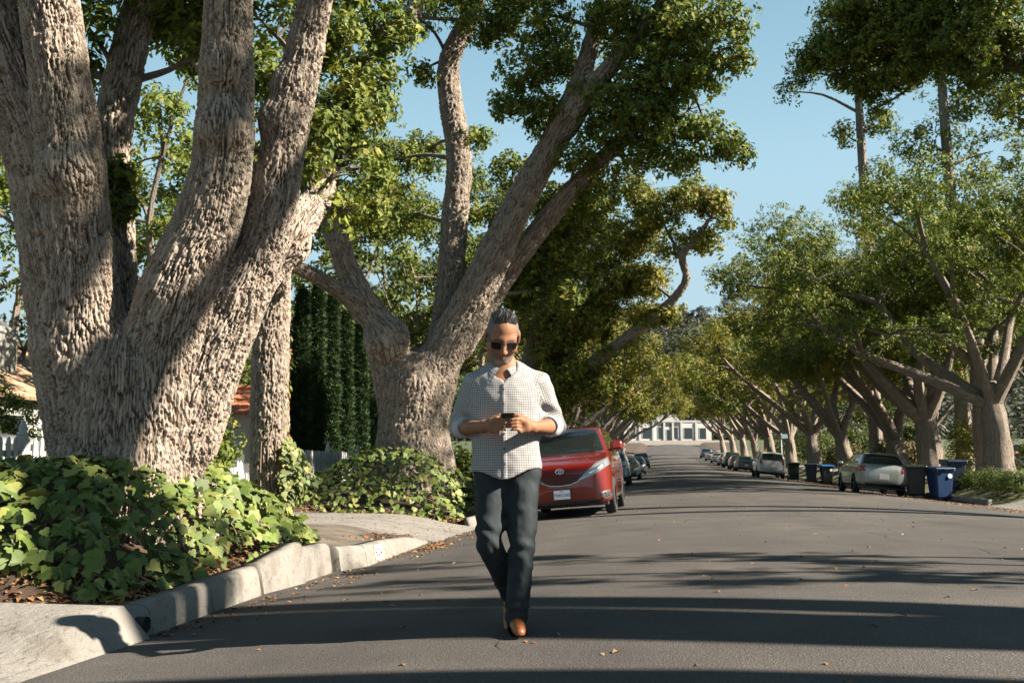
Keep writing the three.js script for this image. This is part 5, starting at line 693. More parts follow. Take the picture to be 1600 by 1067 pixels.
const vanSpec = { L: 5.08, W: 1.98, H: 1.75, wr: 0.34, wheels: [1.52, -1.5],
  side: [[2.3, 0.17], [2.47, 0.24], [2.54, 0.42], [2.55, 0.58], [2.50, 0.76], [2.40, 0.90], [2.15, 1.0], [1.75, 1.09], [1.48, 1.15], [1.1, 1.37], [0.66, 1.62], [0.35, 1.71], [-0.6, 1.76], [-1.9, 1.73], [-2.32, 1.62], [-2.5, 1.1], [-2.55, 0.7], [-2.5, 0.32], [-2.35, 0.22], [0, 0.2]],
  plan: [[0, 2.55], [0.45, 2.52], [0.72, 2.42], [0.9, 2.2], [0.975, 1.85], [0.99, 1.2], [0.99, -1.9], [0.95, -2.35], [0.75, -2.53], [0, -2.56]],
  sect: [[0, 1.78], [0.5, 1.77], [0.66, 1.70], [0.735, 1.55], [0.85, 1.24], [0.95, 1.04], [0.985, 0.85], [0.99, 0.55], [0.97, 0.32], [0.9, 0.19], [0, 0.14]] };
{
  const sp = vanSpec, f = carField(sp), vx = -1.87, vz = -21.25, y = roadY(vx, vz), g = thing('minivan', 'red minivan parked facing the camera behind the walking man', 'van', [vx, y, vz]); g.scale.set(1.02, 1.075, 1.02); g.rotation.set(0, -0.012, Math.atan(-2 * CAMBER * (vx - ROAD_C)) * 1.05, 'YXZ');
  const red = phy({ color: rgb(0.175, 0.009, 0.003), roughness: 0.3, metalness: 0.35, clearcoat: 1, clearcoatRoughness: 0.04 }); const body = part(g, 'body', carBodyGeo(sp, f, 0.028), red);
  const fr = (t, b, ...r) => patch(f, 'front', t, b, ...r);
  part(g, 'windshield', fr([[-0.64, 1.60], [-0.3, 1.635], [0.3, 1.635], [0.64, 1.60]], [[-0.8, 1.19], [-0.4, 1.165], [0.4, 1.165], [0.8, 1.19]], 24, 12, 0.004), M.glass);
  part(g, 'cowl', fr([[-0.82, 1.182], [0, 1.152], [0.82, 1.182]], [[-0.82, 1.16], [0, 1.128], [0.82, 1.16]], 20, 2, 0.006), M.blackPlastic);
  for (const s of [1, -1]) {
    const X = pl => s > 0 ? pl : mirX(pl).reverse(), tp = X([[0.33, 0.655], [0.5, 0.80], [0.66, 0.93], [0.9, 1.03]]), bt = X([[0.33, 0.635], [0.55, 0.69], [0.76, 0.79], [0.945, 0.90]]);
    const h = part(g, 'headlight', fr(tp, bt, 20, 8, 0.008), M.lampGlass); part(h, 'lamp_housing', fr(X([[0.55, 0.79], [0.82, 0.92]]), X([[0.57, 0.74], [0.84, 0.87]]), 8, 4, 0.014), M.chrome);
    part(g, 'fog_lamp_surround', fr(X([[0.72, 0.40], [0.8, 0.43], [0.9, 0.44]]), X([[0.74, 0.31], [0.82, 0.29], [0.92, 0.32]]), 8, 5, 0.006), std({ color: rgb(0.07, 0.07, 0.07), roughness: 0.4 })); part(g, 'fog_lamp', fr(X([[0.81, 0.415], [0.89, 0.42]]), X([[0.82, 0.32], [0.895, 0.335]]), 6, 5, 0.012), M.blackPlastic);
    const mz = 1.02, mg = new RoundedBoxGeometry(0.26, 0.19, 0.14, 4, 0.065), MP = mg.attributes.position; for (let i = 0; i < MP.count; i++) { const t = MP.getX(i) * s; MP.setY(i, MP.getY(i) * (1 - 0.45 * Math.max(0, t))); MP.setZ(i, MP.getZ(i) - 0.25 * Math.max(0, t)); } mg.computeVertexNormals(); mg.translate(s * 1.04, 1.255, mz); const mr = part(g, 'mirror', mg, red); part(mr, 'mirror_arm', rbox(0.16, 0.05, 0.08, 0.02, s * 0.9, 1.18, mz), M.blackPlastic);
    const sd = (t, b) => patch(f, s > 0 ? 'right' : 'left', t, b, 12, 5, 0.004); part(g, 'side_window', sd([[0.5, 1.56], [-0.45, 1.6]], [[1.15, 1.17], [-0.45, 1.12]]), M.glass); part(g, 'side_window', sd([[-0.52, 1.6], [-1.35, 1.58]], [[-0.52, 1.12], [-1.35, 1.12]]), M.glass); part(g, 'side_window', sd([[-1.42, 1.58], [-2.15, 1.52]], [[-1.42, 1.12], [-2.3, 1.15]]), M.glass);
    part(g, 'door_handle', rbox(0.03, 0.035, 0.2, 0.012, s * 0.995, 0.98, -0.25), red); part(g, 'wiper', merge([rbox(0.62, 0.015, 0.02, 0.004, 0, 0, 0)]), M.blackPlastic).position.set(s * 0.34, 1.175, 1.52);
  }
  const strip = fr([[-0.36, 0.655], [-0.2, 0.60], [0, 0.585], [0.2, 0.60], [0.36, 0.655]], [[-0.36, 0.63], [-0.2, 0.572], [0, 0.556], [0.2, 0.572], [0.36, 0.63]], 24, 2, 0.016); part(g, 'chrome_strip', strip, M.chrome);
  const gr = part(g, 'grille', fr([[-0.46, 0.755], [0, 0.765], [0.46, 0.755]], [[-0.34, 0.65], [-0.2, 0.603], [0, 0.588], [0.2, 0.603], [0.34, 0.65]], 20, 6, 0.003), M.blackPlastic);
  for (let k = 0; k < 4; k++) { const yy = 0.628 + k * 0.035, w = 0.28 + k * 0.045; part(gr, 'grille_bar', fr([[-w, yy + 0.011], [0, yy + 0.013], [w, yy + 0.011]], [[-w, yy - 0.007], [0, yy - 0.006], [w, yy - 0.007]], 14, 2, 0.014), red); }
  part(g, 'lower_grille', fr([[-0.66, 0.295], [0, 0.30], [0.66, 0.295]], [[-0.76, 0.205], [0, 0.20], [0.76, 0.205]], 22, 5, 0.004), M.blackPlastic);
  const mesh = []; for (let k = -9; k <= 9; k++) mesh.push(fr([[k * 0.055 - 0.008, 0.275], [k * 0.055 + 0.008, 0.275]], [[k * 0.055 - 0.008, 0.215], [k * 0.055 + 0.008, 0.215]], 1, 2, 0.011)); part(g, 'grille_mesh', merge(mesh), std({ color: rgb(0.1, 0.1, 0.09), roughness: 0.5 }));
  part(g, 'bumper_gap', fr([[-0.8, 0.205], [0, 0.198], [0.8, 0.205]], [[-0.8, 0.195], [0, 0.188], [0.8, 0.195]], 14, 1, 0.005), M.blackPlastic);
  const pz = 2.565, pl = part(g, 'licence_plate', rbox(0.32, 0.17, 0.012, 0.004, 0.02, 0.42, pz), M.plate); part(pl, 'plate_print', new THREE.PlaneGeometry(0.305, 0.155).translate(0.02, 0.42, pz + 0.008), std({ map: plateTex('7XKU345'), roughness: 0.5 })); part(pl, 'plate_frame', rbox(0.35, 0.2, 0.02, 0.006, 0.02, 0.42, pz - 0.012), M.blackPlastic);
  const ring = (a, b, r, x, yy, rot = 0) => { const c = new THREE.CatmullRomCurve3(Array.from({ length: 24 }, (_, i) => { const t = i / 24 * 6.2832, X = a * Math.cos(t), Y = b * Math.sin(t); return V(X * Math.cos(rot) - Y * Math.sin(rot) + x, X * Math.sin(rot) + Y * Math.cos(rot) + yy, 0); }), true); return new THREE.TubeGeometry(c, 40, r, 6, true); };
  const lz = 2.49, em = part(g, 'emblem', merge([ring(0.078, 0.052, 0.009, 0, 0), ring(0.056, 0.024, 0.008, 0, 0.024), ring(0.022, 0.046, 0.008, 0, 0.002)]), M.chrome); em.position.set(0, 0.835, lz); em.rotation.x = -0.42;
  part(g, 'rear_view_mirror', rbox(0.26, 0.08, 0.03, 0.02, 0.1, 1.56, 0.62), M.blackPlastic);
  part(g, 'underbody', box(1.7, 0.12, 4.5, 0, 0.24, 0), M.blackPlastic); addWheels(g, sp);
}
// generic cars -----------------------------------------------------
const specs = {
  sedan: { L: 4.7, W: 1.8, H: 1.45, wr: 0.32, wheels: [1.4, -1.35], side: [[2.2, 0.2], [2.33, 0.35], [2.35, 0.55], [2.25, 0.72], [1.9, 0.84], [1.2, 0.95], [0.9, 1.02], [0.15, 1.38], [-0.2, 1.45], [-0.9, 1.42], [-1.6, 1.1], [-1.8, 1.04], [-2.25, 1.0], [-2.35, 0.8], [-2.36, 0.5], [-2.25, 0.25], [0, 0.18]], plan: [[0, 2.35], [0.5, 2.3], [0.8, 2.1], [0.88, 1.7], [0.9, 0], [0.88, -1.9], [0.75, -2.25], [0, -2.36]], sect: [[0, 1.47], [0.4, 1.46], [0.56, 1.38], [0.62, 1.25], [0.8, 0.98], [0.89, 0.85], [0.9, 0.5], [0.86, 0.25], [0, 0.16]], ws: [0.52, 1.36, 0.68, 1.04], rw: [0.52, 1.36, 0.66, 1.1], sw: [[0.1, 1.33], [-0.9, 1.33], [0.75, 1.0], [-1.45, 1.04]], hl: [0.5, 0.74, 0.84, 0.58], tl: [0.52, 0.95, 0.86, 0.76], belt: 0.9 },
  hatch: { L: 4.3, W: 1.78, H: 1.5, wr: 0.32, wheels: [1.3, -1.25], side: [[2.0, 0.2], [2.13, 0.36], [2.15, 0.56], [2.05, 0.75], [1.6, 0.92], [1.0, 1.02], [0.3, 1.4], [-0.2, 1.5], [-1.2, 1.47], [-1.7, 1.36], [-2.05, 0.98], [-2.14, 0.85], [-2.16, 0.5], [-2.05, 0.26], [0, 0.18]], plan: [[0, 2.15], [0.5, 2.1], [0.78, 1.9], [0.87, 1.5], [0.89, 0], [0.87, -1.75], [0.76, -2.08], [0, -2.16]], sect: [[0, 1.52], [0.42, 1.51], [0.58, 1.42], [0.64, 1.3], [0.8, 1.0], [0.88, 0.86], [0.89, 0.5], [0.85, 0.25], [0, 0.16]], ws: [0.55, 1.41, 0.7, 1.06], rw: [0.55, 1.37, 0.68, 1.04], sw: [[0.15, 1.38], [-1.3, 1.38], [0.85, 1.02], [-1.75, 1.05]], hl: [0.5, 0.8, 0.82, 0.62], tl: [0.6, 0.96, 0.85, 0.78], belt: 0.92 },
  suv: { L: 4.7, W: 1.86, H: 1.75, wr: 0.37, wheels: [1.42, -1.38], side: [[2.2, 0.28], [2.34, 0.45], [2.36, 0.75], [2.25, 0.98], [1.7, 1.08], [1.1, 1.14], [0.5, 1.6], [0.1, 1.73], [-1.7, 1.72], [-2.1, 1.6], [-2.3, 1.1], [-2.36, 0.8], [-2.34, 0.5], [-2.2, 0.32], [0, 0.26]], plan: [[0, 2.36], [0.6, 2.32], [0.85, 2.1], [0.92, 1.7], [0.93, 0], [0.92, -1.9], [0.82, -2.28], [0, -2.36]], sect: [[0, 1.77], [0.5, 1.76], [0.66, 1.68], [0.72, 1.5], [0.85, 1.12], [0.92, 0.98], [0.93, 0.6], [0.9, 0.34], [0, 0.24]], ws: [0.62, 1.64, 0.74, 1.18], rw: [0.6, 1.6, 0.7, 1.16], sw: [[0.35, 1.6], [-1.7, 1.6], [0.95, 1.16], [-1.95, 1.16]], hl: [0.52, 0.95, 0.86, 0.74], tl: [0.62, 1.22, 0.77, 0.92], belt: 1.05 },
};
const carProto = {};
function makeCar(kind, name, label, x, z, back, mat, cell = 0.05, extra) {
  let sp = specs[kind], g; const group = 'cars parked along the kerbs';
  if (carProto[kind]) { g = copyThing(carProto[kind], name, label, group); g.children.find(c => c.name === 'body').material = mat; for (const c of g.children) if (c.name === 'mirror') c.material = mat; }
  else {
    g = carProto[kind] = thing(name, label, 'car', [0, 0, 0], 0, group); const f = carField(sp); part(g, 'body', carBodyGeo(sp, f, cell), mat);
    const quad = (ax, [a, b, c, d]) => patch(f, ax, ax === 'front' ? [[-a, b - 0.02], [0, b + 0.015], [a, b - 0.02]] : [[-a, b], [a, b]], [[-c, d], [c, d]], 12, 6, 0.005);
    part(g, 'windshield', quad('front', sp.ws), M.glass); part(g, 'rear_window', quad('rear', sp.rw), M.glass);
    for (const s of [1, -1]) {
      const [a, b, c, d] = sp.sw, ax = s > 0 ? 'right' : 'left', m1 = lerp(a[0], b[0], 0.48), m2 = lerp(c[0], d[0], 0.52), my = lerp(c[1], d[1], 0.5); part(g, 'side_window', patch(f, ax, [a, [m1 + 0.04, a[1]]], [c, [m2 + 0.04, my]], 8, 4, 0.004), M.glass); part(g, 'side_window', patch(f, ax, [[m1 - 0.04, a[1]], b], [[m2 - 0.04, my], d], 8, 4, 0.004), M.glass);
      const X = pl => s > 0 ? pl : mirX(pl).reverse(), [h0, h1, h2, h3] = sp.hl, [t0, t1, t2, t3] = sp.tl;
      part(g, 'headlight', patch(f, 'front', X([[h0, h1 - 0.03], [h2, h1]]), X([[h0, h3], [h2, h3 + 0.04]]), 8, 4, 0.008), M.lampGlass); part(g, 'tail_light', patch(f, 'rear', X([[t0, t1], [t2, t1]]), X([[t0, t3], [t2, t3]]), 8, 4, 0.008), M.redLamp);
      part(g, 'mirror', rbox(0.2, 0.13, 0.1, 0.05, s * (sp.W / 2 + 0.06), sp.belt + 0.12, sp.sw[2][0] - 0.1, 3), mat);
    }
    part(g, 'grille', patch(f, 'front', [[-0.42, sp.hl[1] - 0.06], [0.42, sp.hl[1] - 0.06]], [[-0.36, sp.hl[3] - 0.04], [0.36, sp.hl[3] - 0.04]], 8, 4, 0.006), M.blackPlastic); part(g, 'lower_grille', patch(f, 'front', [[-0.6, 0.36], [0.6, 0.36]], [[-0.55, 0.26], [0.55, 0.26]], 8, 3, 0.006), M.blackPlastic); part(g, 'rear_bumper_trim', patch(f, 'rear', [[-0.62, 0.38], [0.62, 0.38]], [[-0.55, 0.27], [0.55, 0.27]], 8, 3, 0.006), M.blackPlastic);
    const zf = sp.L / 2; part(g, 'licence_plate', rbox(0.32, 0.17, 0.02, 0.005, 0, 0.48, zf + 0.01), M.plate); part(g, 'licence_plate', rbox(0.32, 0.17, 0.02, 0.005, 0, 0.62, -zf - 0.012), M.plate);
    part(g, 'underbody', box(sp.W * 0.84, 0.1, sp.L * 0.88, 0, sp.wr * 0.75, 0), M.blackPlastic); addWheels(g, sp);
  }
  const roll = Math.atan(-2 * CAMBER * (x - ROAD_C)), pitch = Math.atan((prof(z + 1) - prof(z - 1)) / 2);
  g.position.set(x, roadY(x, z), z); g.rotation.order = 'YXZ'; g.rotation.set(back ? pitch : -pitch, back ? Math.PI : 0, back ? -roll : roll); return g;
}
const grey = paint(0.12, 0.13, 0.125), silver = paint(0.3, 0.31, 0.33, 0.5), whiteP = phy({ color: rgb(0.4, 0.41, 0.42), roughness: 0.3, clearcoat: 1 }), blackP = paint(0.012, 0.012, 0.014), teal = paint(0.02, 0.05, 0.06), greyGreen = paint(0.24, 0.26, 0.25, 0.4), blueS = paint(0.07, 0.12, 0.19, 0.4), navyP = paint(0.02, 0.035, 0.06);
makeCar('hatch', 'hatchback', 'grey hatchback parked beside the blue bin across the street', 7.5, -37.1, true, greyGreen, 0.04);
makeCar('sedan', 'sedan', 'grey sedan almost hidden directly behind the red minivan', -2.35, -31.5, false, grey, 0.045);
makeCar('suv', 'suv', 'pale blue-grey sport utility car third in line behind the red minivan', -2.45, -49, false, blueS, 0.045);
makeCar('sedan', 'sedan', 'dark teal sedan parked behind the blue-grey sport utility car', -2.2, -62.5, false, teal);
makeCar('hatch', 'hatchback', 'dark hatchback with bright headlight further up the van side', -2.1, -80, false, navyP);
makeCar('suv', 'suv', 'black sport utility car farthest up the van side', -2.2, -108, false, blackP);
makeCar('suv', 'suv', 'small white car with a tall rear window across the street', 7.0, -67, true, whiteP);
makeCar('sedan', 'sedan', 'dark sedan just up the street from the white car', 7.4, -91, true, teal);
makeCar('hatch', 'hatchback', 'dark hatchback second up the street from the white car', 7.4, -99, true, blackP);
makeCar('suv', 'suv', 'black sport utility car third up the street from the white car', 7.4, -108, true, blackP);
makeCar('sedan', 'sedan', 'dark grey sedan fourth up the street from the white car', 7.4, -118, true, grey);
makeCar('hatch', 'hatchback', 'nearest of the silver cars far up the bin side', 7.3, -132, true, silver);
makeCar('sedan', 'sedan', 'silver sedan second of the silver cars far up the bin side', 7.2, -146, true, silver);
makeCar('suv', 'suv', 'bluish silver car last in the row near the white building', 7.1, -162, true, blueS);
{ const c = makeCar('sedan', 'sedan', 'silver car standing in a drive behind the stout trunk across the street', 16.3, -46, false, silver); c.userData.group = 'cars standing in drives'; c.position.y = groundY(16.3, -46) - 0.03; c.rotation.set(0, Math.PI / 2, 0);
  const d = makeCar('suv', 'suv', 'pale silver van behind the picket fence at the left edge', -14.0, -16.2, false, paint(0.34, 0.36, 0.38, 0.3)); d.userData.group = 'cars standing in drives'; d.position.y = groundY(-14, -16.2) - 0.03; d.rotation.set(0, Math.PI / 2, 0); }
// ---------------------------------------------------------------- walking man with phone
const smin = (a, b, k) => { const h = Math.max(k - Math.abs(a - b), 0) / k; return Math.min(a, b) - h * h * k * 0.25; };
function skin(pos, idx, F, R, per) { // cloth uv in metres/period, following torso and limbs
  const nV = pos.length / 3, uv = new Float32Array(nV * 2), bid = new Int32Array(nV), g1 = geo(pos, idx), N = g1.attributes.normal.array, m = idx.length, P = new Float32Array(m * 3), NN = new Float32Array(m * 3), U = new Float32Array(m * 2);
  for (let i = 0; i < nV; i++) { const b = F.nearest(pos[3 * i], pos[3 * i + 1], pos[3 * i + 2]), [a, s] = limbUV(b, pos[3 * i], pos[3 * i + 1], pos[3 * i + 2]); bid[i] = b.id; uv[2 * i] = a * 2 * Math.PI * R[b.id] / per; uv[2 * i + 1] = s / per; }
  for (let t = 0; t < m; t += 3) { const v = [idx[t], idx[t + 1], idx[t + 2]], same = bid[v[0]] === bid[v[1]] && bid[v[1]] === bid[v[2]], w = 2 * Math.PI * R[bid[v[0]]] / per, u0 = uv[2 * v[0]], b0 = F.b.find(b => b.id === bid[v[0]]);
    for (let q = 0; q < 3; q++) { for (let e = 0; e < 3; e++) { P[(t + q) * 3 + e] = pos[v[q] * 3 + e]; NN[(t + q) * 3 + e] = N[v[q] * 3 + e]; } let u = uv[2 * v[q]], s = uv[2 * v[q] + 1]; if (!same) { u = u0 + (pos[v[q] * 3] - pos[v[0] * 3] + pos[v[q] * 3 + 2] - pos[v[0] * 3 + 2]) / per; s = uv[2 * v[0] + 1] + (pos[v[q] * 3 + 1] - pos[v[0] * 3 + 1]) / per; } else { if (u - u0 > w / 2) u -= w; else if (u0 - u > w / 2) u += w; } U[(t + q) * 2] = u; U[(t + q) * 2 + 1] = s; } }
  const g = new THREE.BufferGeometry(); g.setAttribute('position', new THREE.BufferAttribute(P, 3)); g.setAttribute('normal', new THREE.BufferAttribute(NN, 3)); g.setAttribute('uv', new THREE.BufferAttribute(U, 2)); return g;
}
{
  const man = thing('person', 'man in a checked shirt, dark jeans and sunglasses walking while looking at his phone', 'person', [-0.83, roadY(-0.83, -5.42) + 0.003, -5.42], 0.1);
  const SH = [[-0.24, 1.392, -0.012], [0.15, 1.392, -0.012]], EL = [[-0.325, 1.135, -0.06], [0.238, 1.145, -0.05]], WR = [[-0.152, 1.135, 0.225], [0.112, 1.13, 0.225]];
  const HIP = [[-0.125, 0.9, -0.01], [0.05, 0.9, -0.01]], KN = [[-0.138, 0.5, 0.06], [0.048, 0.48, 0.06]], AN = [[-0.035, 0.185, -0.3], [0.012, 0.085, -0.01]];
  const D = [0, 0, 1];
  // head -----------------------------------------------------------------
  const HQ = new THREE.Quaternion().setFromEuler(new THREE.Euler(0.62, 0.17, -0.04, 'YXZ')), HC = V(-0.064, 1.65, 0.062), HS = 1.16;
  const ell = (x, y, z, c, r) => { const a = (x - c[0]) / r[0], b = (y - c[1]) / r[1], d = (z - c[2]) / r[2], k = Math.sqrt(a * a + b * b + d * d); return (k - 1) * Math.min(r[0], r[1], r[2]) * (k > 1 ? 1 : 1); };
  const cap = (x, y, z, a, b, r0, r1) => { const dx = b[0] - a[0], dy = b[1] - a[1], dz = b[2] - a[2], t = clamp(((x - a[0]) * dx + (y - a[1]) * dy + (z - a[2]) * dz) / (dx * dx + dy * dy + dz * dz), 0, 1); return Math.hypot(x - a[0] - dx * t, y - a[1] - dy * t, z - a[2] - dz * t) - lerp(r0, r1, t); };
  const headF = (x, y, z) => {
    const X = Math.abs(x); let d = ell(x, y, z, [0, 0.038, -0.012], [0.0765, 0.084, 0.097]);
    d = smin(d, ell(x, y, z, [0, -0.042, 0.03], [0.06, 0.078, 0.062]), 0.035); d = smin(d, cap(x, y, z, [-0.014, -0.104, 0.062], [0.014, -0.104, 0.062], 0.022, 0.022), 0.03); d = smin(d, cap(X, y, z, [0.05, -0.06, -0.005], [0.03, -0.098, 0.045], 0.022, 0.018), 0.03);
    d = smin(d, ell(X, y, z, [0.043, -0.025, 0.062], [0.026, 0.024, 0.024]), 0.03); d = smin(d, cap(X, y, z, [0.0, 0.02, 0.082], [0.045, 0.022, 0.066], 0.015, 0.013), 0.025);
    d = smin(d, cap(x, y, z, [0, 0.012, 0.088], [0, -0.031, 0.11], 0.0085, 0.013), 0.014); d = smin(d, ell(X, y, z, [0.0125, -0.034, 0.1], [0.009, 0.008, 0.011]), 0.008);
    d = smin(d, cap(X, y, z, [0, -0.064, 0.0885], [0.021, -0.067, 0.078], 0.0075, 0.004), 0.007); d = smin(d, cap(X, y, z, [0, -0.0765, 0.0865], [0.017, -0.0745, 0.078], 0.008, 0.004), 0.008);
    d = smin(d, ell(X, y + 0.12 * (z), z, [0.083, -0.004, -0.008], [0.0085, 0.034, 0.021]), 0.012); d = Math.max(d, -ell(X, y, z, [0.0935, -0.004, -0.004], [0.007, 0.02, 0.011]));
    d = Math.max(d, -ell(X, y, z, [0.033, -0.003, 0.1], [0.019, 0.011, 0.022]) - 0.0); d = smin(d, ell(X, y, z, [0.033, -0.003, 0.068], [0.0145, 0.0125, 0.0135]), 0.003);
    return smin(d, cap(x, y, z, [0, -0.06, -0.035], [0, -0.17, -0.075], 0.056, 0.06), 0.03);
  };
  const mn = [-0.11, -0.19, -0.15], mx = [0.11, 0.14, 0.14], hs = surfaceNets(headF, mn, mx, 0.0036), hcol = new Float32Array(hs.pos.length), toMan = (x, y, z) => V(x, y, z).multiplyScalar(HS).applyQuaternion(HQ).add(HC);
  const skinC = [0.215, 0.098, 0.052];
  for (let i = 0; i < hs.pos.length; i += 3) {
    const x = hs.pos[i], y = hs.pos[i + 1], z = hs.pos[i + 2], X = Math.abs(x), n = fbm(x * 60, y * 60, z * 60, 2), fineN = N3(x * 420, y * 420, z * 420);
    let c = skinC.map((v, k) => v * (1 + 0.14 * n * (k ? 1 : 0.7)));
    const cheek = sstep(0.03, 0.0, Math.hypot(X - 0.043, y + 0.025, z - 0.085)); c = mix3(c, [0.24, 0.08, 0.043], 0.35 * cheek); c = mix3(c, [0.235, 0.075, 0.04], 0.4 * sstep(0.018, 0.006, Math.hypot(x, y + 0.03, z - 0.115)));
    const jaw = sstep(-0.036 + 0.012 * n, -0.062, y + 0.55 * Math.max(0, 0.055 - z) - 0.25 * Math.max(0, X - 0.045)), mous = sstep(0.012, 0.004, Math.abs(y + 0.054)) * sstep(0.034, 0.02, X) * sstep(0.06, 0.075, z), under = sstep(-0.125, -0.135, y);
    const bd = clamp(Math.max(jaw * (1 - under) * sstep(-0.02, 0.01, z + X * 0.3), mous) * (0.85 + 0.5 * fineN), 0, 1), grey = sstep(-0.075, -0.10, y) * sstep(0.045, 0.02, X); c = mix3(c, mix3([0.06, 0.047, 0.04], [0.22, 0.207, 0.195], clamp(grey + 0.35 * fineN + 0.25, 0, 1)), bd * 0.85);
    const lip = sstep(0.0095, 0.004, Math.abs(y + 0.071)) * sstep(0.024, 0.017, X) * sstep(0.075, 0.082, z); c = mix3(c, [0.18, 0.058, 0.04], lip * 0.85);
    const side = sstep(0.0, 0.02, y + 0.02 - 0.3 * Math.max(0, z)) * sstep(0.052, 0.034, z) * sstep(0.035, 0.055, X + Math.max(0, -z)) + sstep(0.03, 0.0, z + 0.06) * sstep(-0.08, -0.05, y); const ear = sstep(0.076, 0.081, X); c = mix3(c, [0.1 + 0.07 * fineN, 0.09 + 0.06 * fineN, 0.085 + 0.055 * fineN], clamp(side, 0, 1) * (1 - ear) * 0.85);
    const brow = sstep(0.007, 0.002, Math.abs(y - 0.022 - 0.004 * Math.sin(X * 60))) * sstep(0.05, 0.042, X) * sstep(0.008, 0.014, X) * sstep(0.06, 0.07, z); c = mix3(c, [0.05, 0.035, 0.028], brow * 0.9);
    hcol.set(c, i); const p = toMan(x, y, z); hs.pos[i] = p.x; hs.pos[i + 1] = p.y; hs.pos[i + 2] = p.z;
  }
  // body under the clothes, forearms -----------------------------------------
  const B = new Bones(0.05); let id = 0;
  B.add([-0.045, 0.98, 0], [-0.05, 1.3, 0.0], 0.15, 0.16, 0, { s: 0.64, D, soft: 1, k: 0.08 }); B.add([-0.05, 1.3, 0], [-0.055, 1.42, -0.015], 0.16, 0.11, 0, { s: 0.66, D, soft: 1, k: 0.08 }); B.add([-0.055, 1.42, -0.02], [-0.06, 1.53, 0.005], 0.07, 0.058, 0, { soft: 1 });
  for (const i of [0, 1]) { B.add(SH[i], EL[i], 0.052, 0.043, 10 + i); B.add(EL[i], lerp3(EL[i], WR[i], 0.35), 0.043, 0.044, 12 + i); B.add(lerp3(EL[i], WR[i], 0.35), WR[i], 0.044, 0.0285, 12 + i); B.add(HIP[i], KN[i], 0.07, 0.045, 20 + i); B.add(KN[i], AN[i], 0.045, 0.034, 22 + i); }
  function lerp3(a, b, t) { return [lerp(a[0], b[0], t), lerp(a[1], b[1], t), lerp(a[2], b[2], t)]; }
  const bs = surfaceNets((x, y, z, l) => B.dist(x, y, z, l), [-0.45, 0.02, -0.35], [0.36, 1.56, 0.3], 0.012, (x, y, z, R) => B.near(x, y, z, R));
  // hands: palm, four stacked fingers across the back of the phone, thumb on its top edge
  const hands = [0, 1].map(i => {
    const m = i ? 1 : -1, cx = -0.015, H = new Bones(0.014), W = WR[i], q = (a, b, c) => [cx + m * a, b, c]; H.add(lerp3(EL[i], W, 0.8), W, 0.0315, 0.029, 0, { k: 0.03 }); H.add(W, q(0.088, 1.14, 0.272), 0.029, 0.033, 0, { s: 0.72, D: [-m * 0.6, 0.1, 0.8], soft: 1, k: 0.03 }); H.add(q(0.088, 1.155, 0.274), q(0.062, 1.168, 0.302), 0.022, 0.016, 1, { k: 0.025 }); H.add(q(0.09, 1.118, 0.272), q(0.062, 1.105, 0.296), 0.02, 0.015, 2, { k: 0.025 });
    const fy = [1.170, 1.150, 1.130, 1.110], ln = [0.95, 1.08, 1.0, 0.8], fr = [0.0092, 0.0095, 0.009, 0.008];
    fy.forEach((y, k) => { const o = 0.006 * (k - 1.5), L = ln[k], a = q(0.066, y, 0.298 - 0.004 * k), b = q(0.066 - 0.022 * L, y + 0.002 + o * 0.3, 0.325 - 0.004 * k + (i ? 0.002 : -0.001)), c = q(0.066 - 0.046 * L, y - 0.001 + o * 0.4, 0.334 - 0.005 * k), e = q(0.066 - 0.064 * L, y - 0.004 + o * 0.5, 0.331 - 0.007 * k); H.add(a, b, fr[k] * 1.15, fr[k], 10 + k, { k: 0.008 }); H.add(b, c, fr[k], fr[k] * 0.92, 10 + k); H.add(c, e, fr[k] * 0.92, fr[k] * 0.74, 10 + k); });
    H.add(q(0.098, 1.158, 0.258), q(0.075, 1.183, 0.272), 0.016, 0.0125, 20, { k: 0.016 }); H.add(q(0.075, 1.183, 0.272), q(0.048, 1.192, 0.284), 0.0125, 0.0105, 20); H.add(q(0.048, 1.192, 0.284), q(0.026, 1.189, 0.290), 0.0105, 0.008, 20);
    return surfaceNets((x, y, z, l) => H.dist(x, y, z, l), [Math.min(W[0], cx) - 0.09, 1.06, 0.1], [Math.max(W[0], cx) + 0.09, 1.23, 0.37], 0.0034, (x, y, z, R) => H.near(x, y, z, R));
  });
  { const all = [hs, bs, ...hands], n = all.reduce((a, b) => a + b.pos.length, 0), P = new Float32Array(n), C = new Float32Array(n), I = []; let o = 0; for (const s of all) { P.set(s.pos, o); if (s === hs) C.set(hcol, o); else for (let i = 0; i < s.pos.length; i += 3) { const k = 1 + 0.16 * fbm(s.pos[i] * 40, s.pos[i + 1] * 40, s.pos[i + 2] * 40, 2); C.set([skinC[0] * k, skinC[1] * k * 1.02, skinC[2] * k * 1.02], o + i); } const v = o / 3; for (const q of s.idx) I.push(q + v); o += s.pos.length; } const g = geo(P, I); g.setAttribute('color', new THREE.BufferAttribute(C, 3)); part(man, 'body', g, phy({ vertexColors: true, roughness: 0.62, specularIntensity: 0.6 })); }
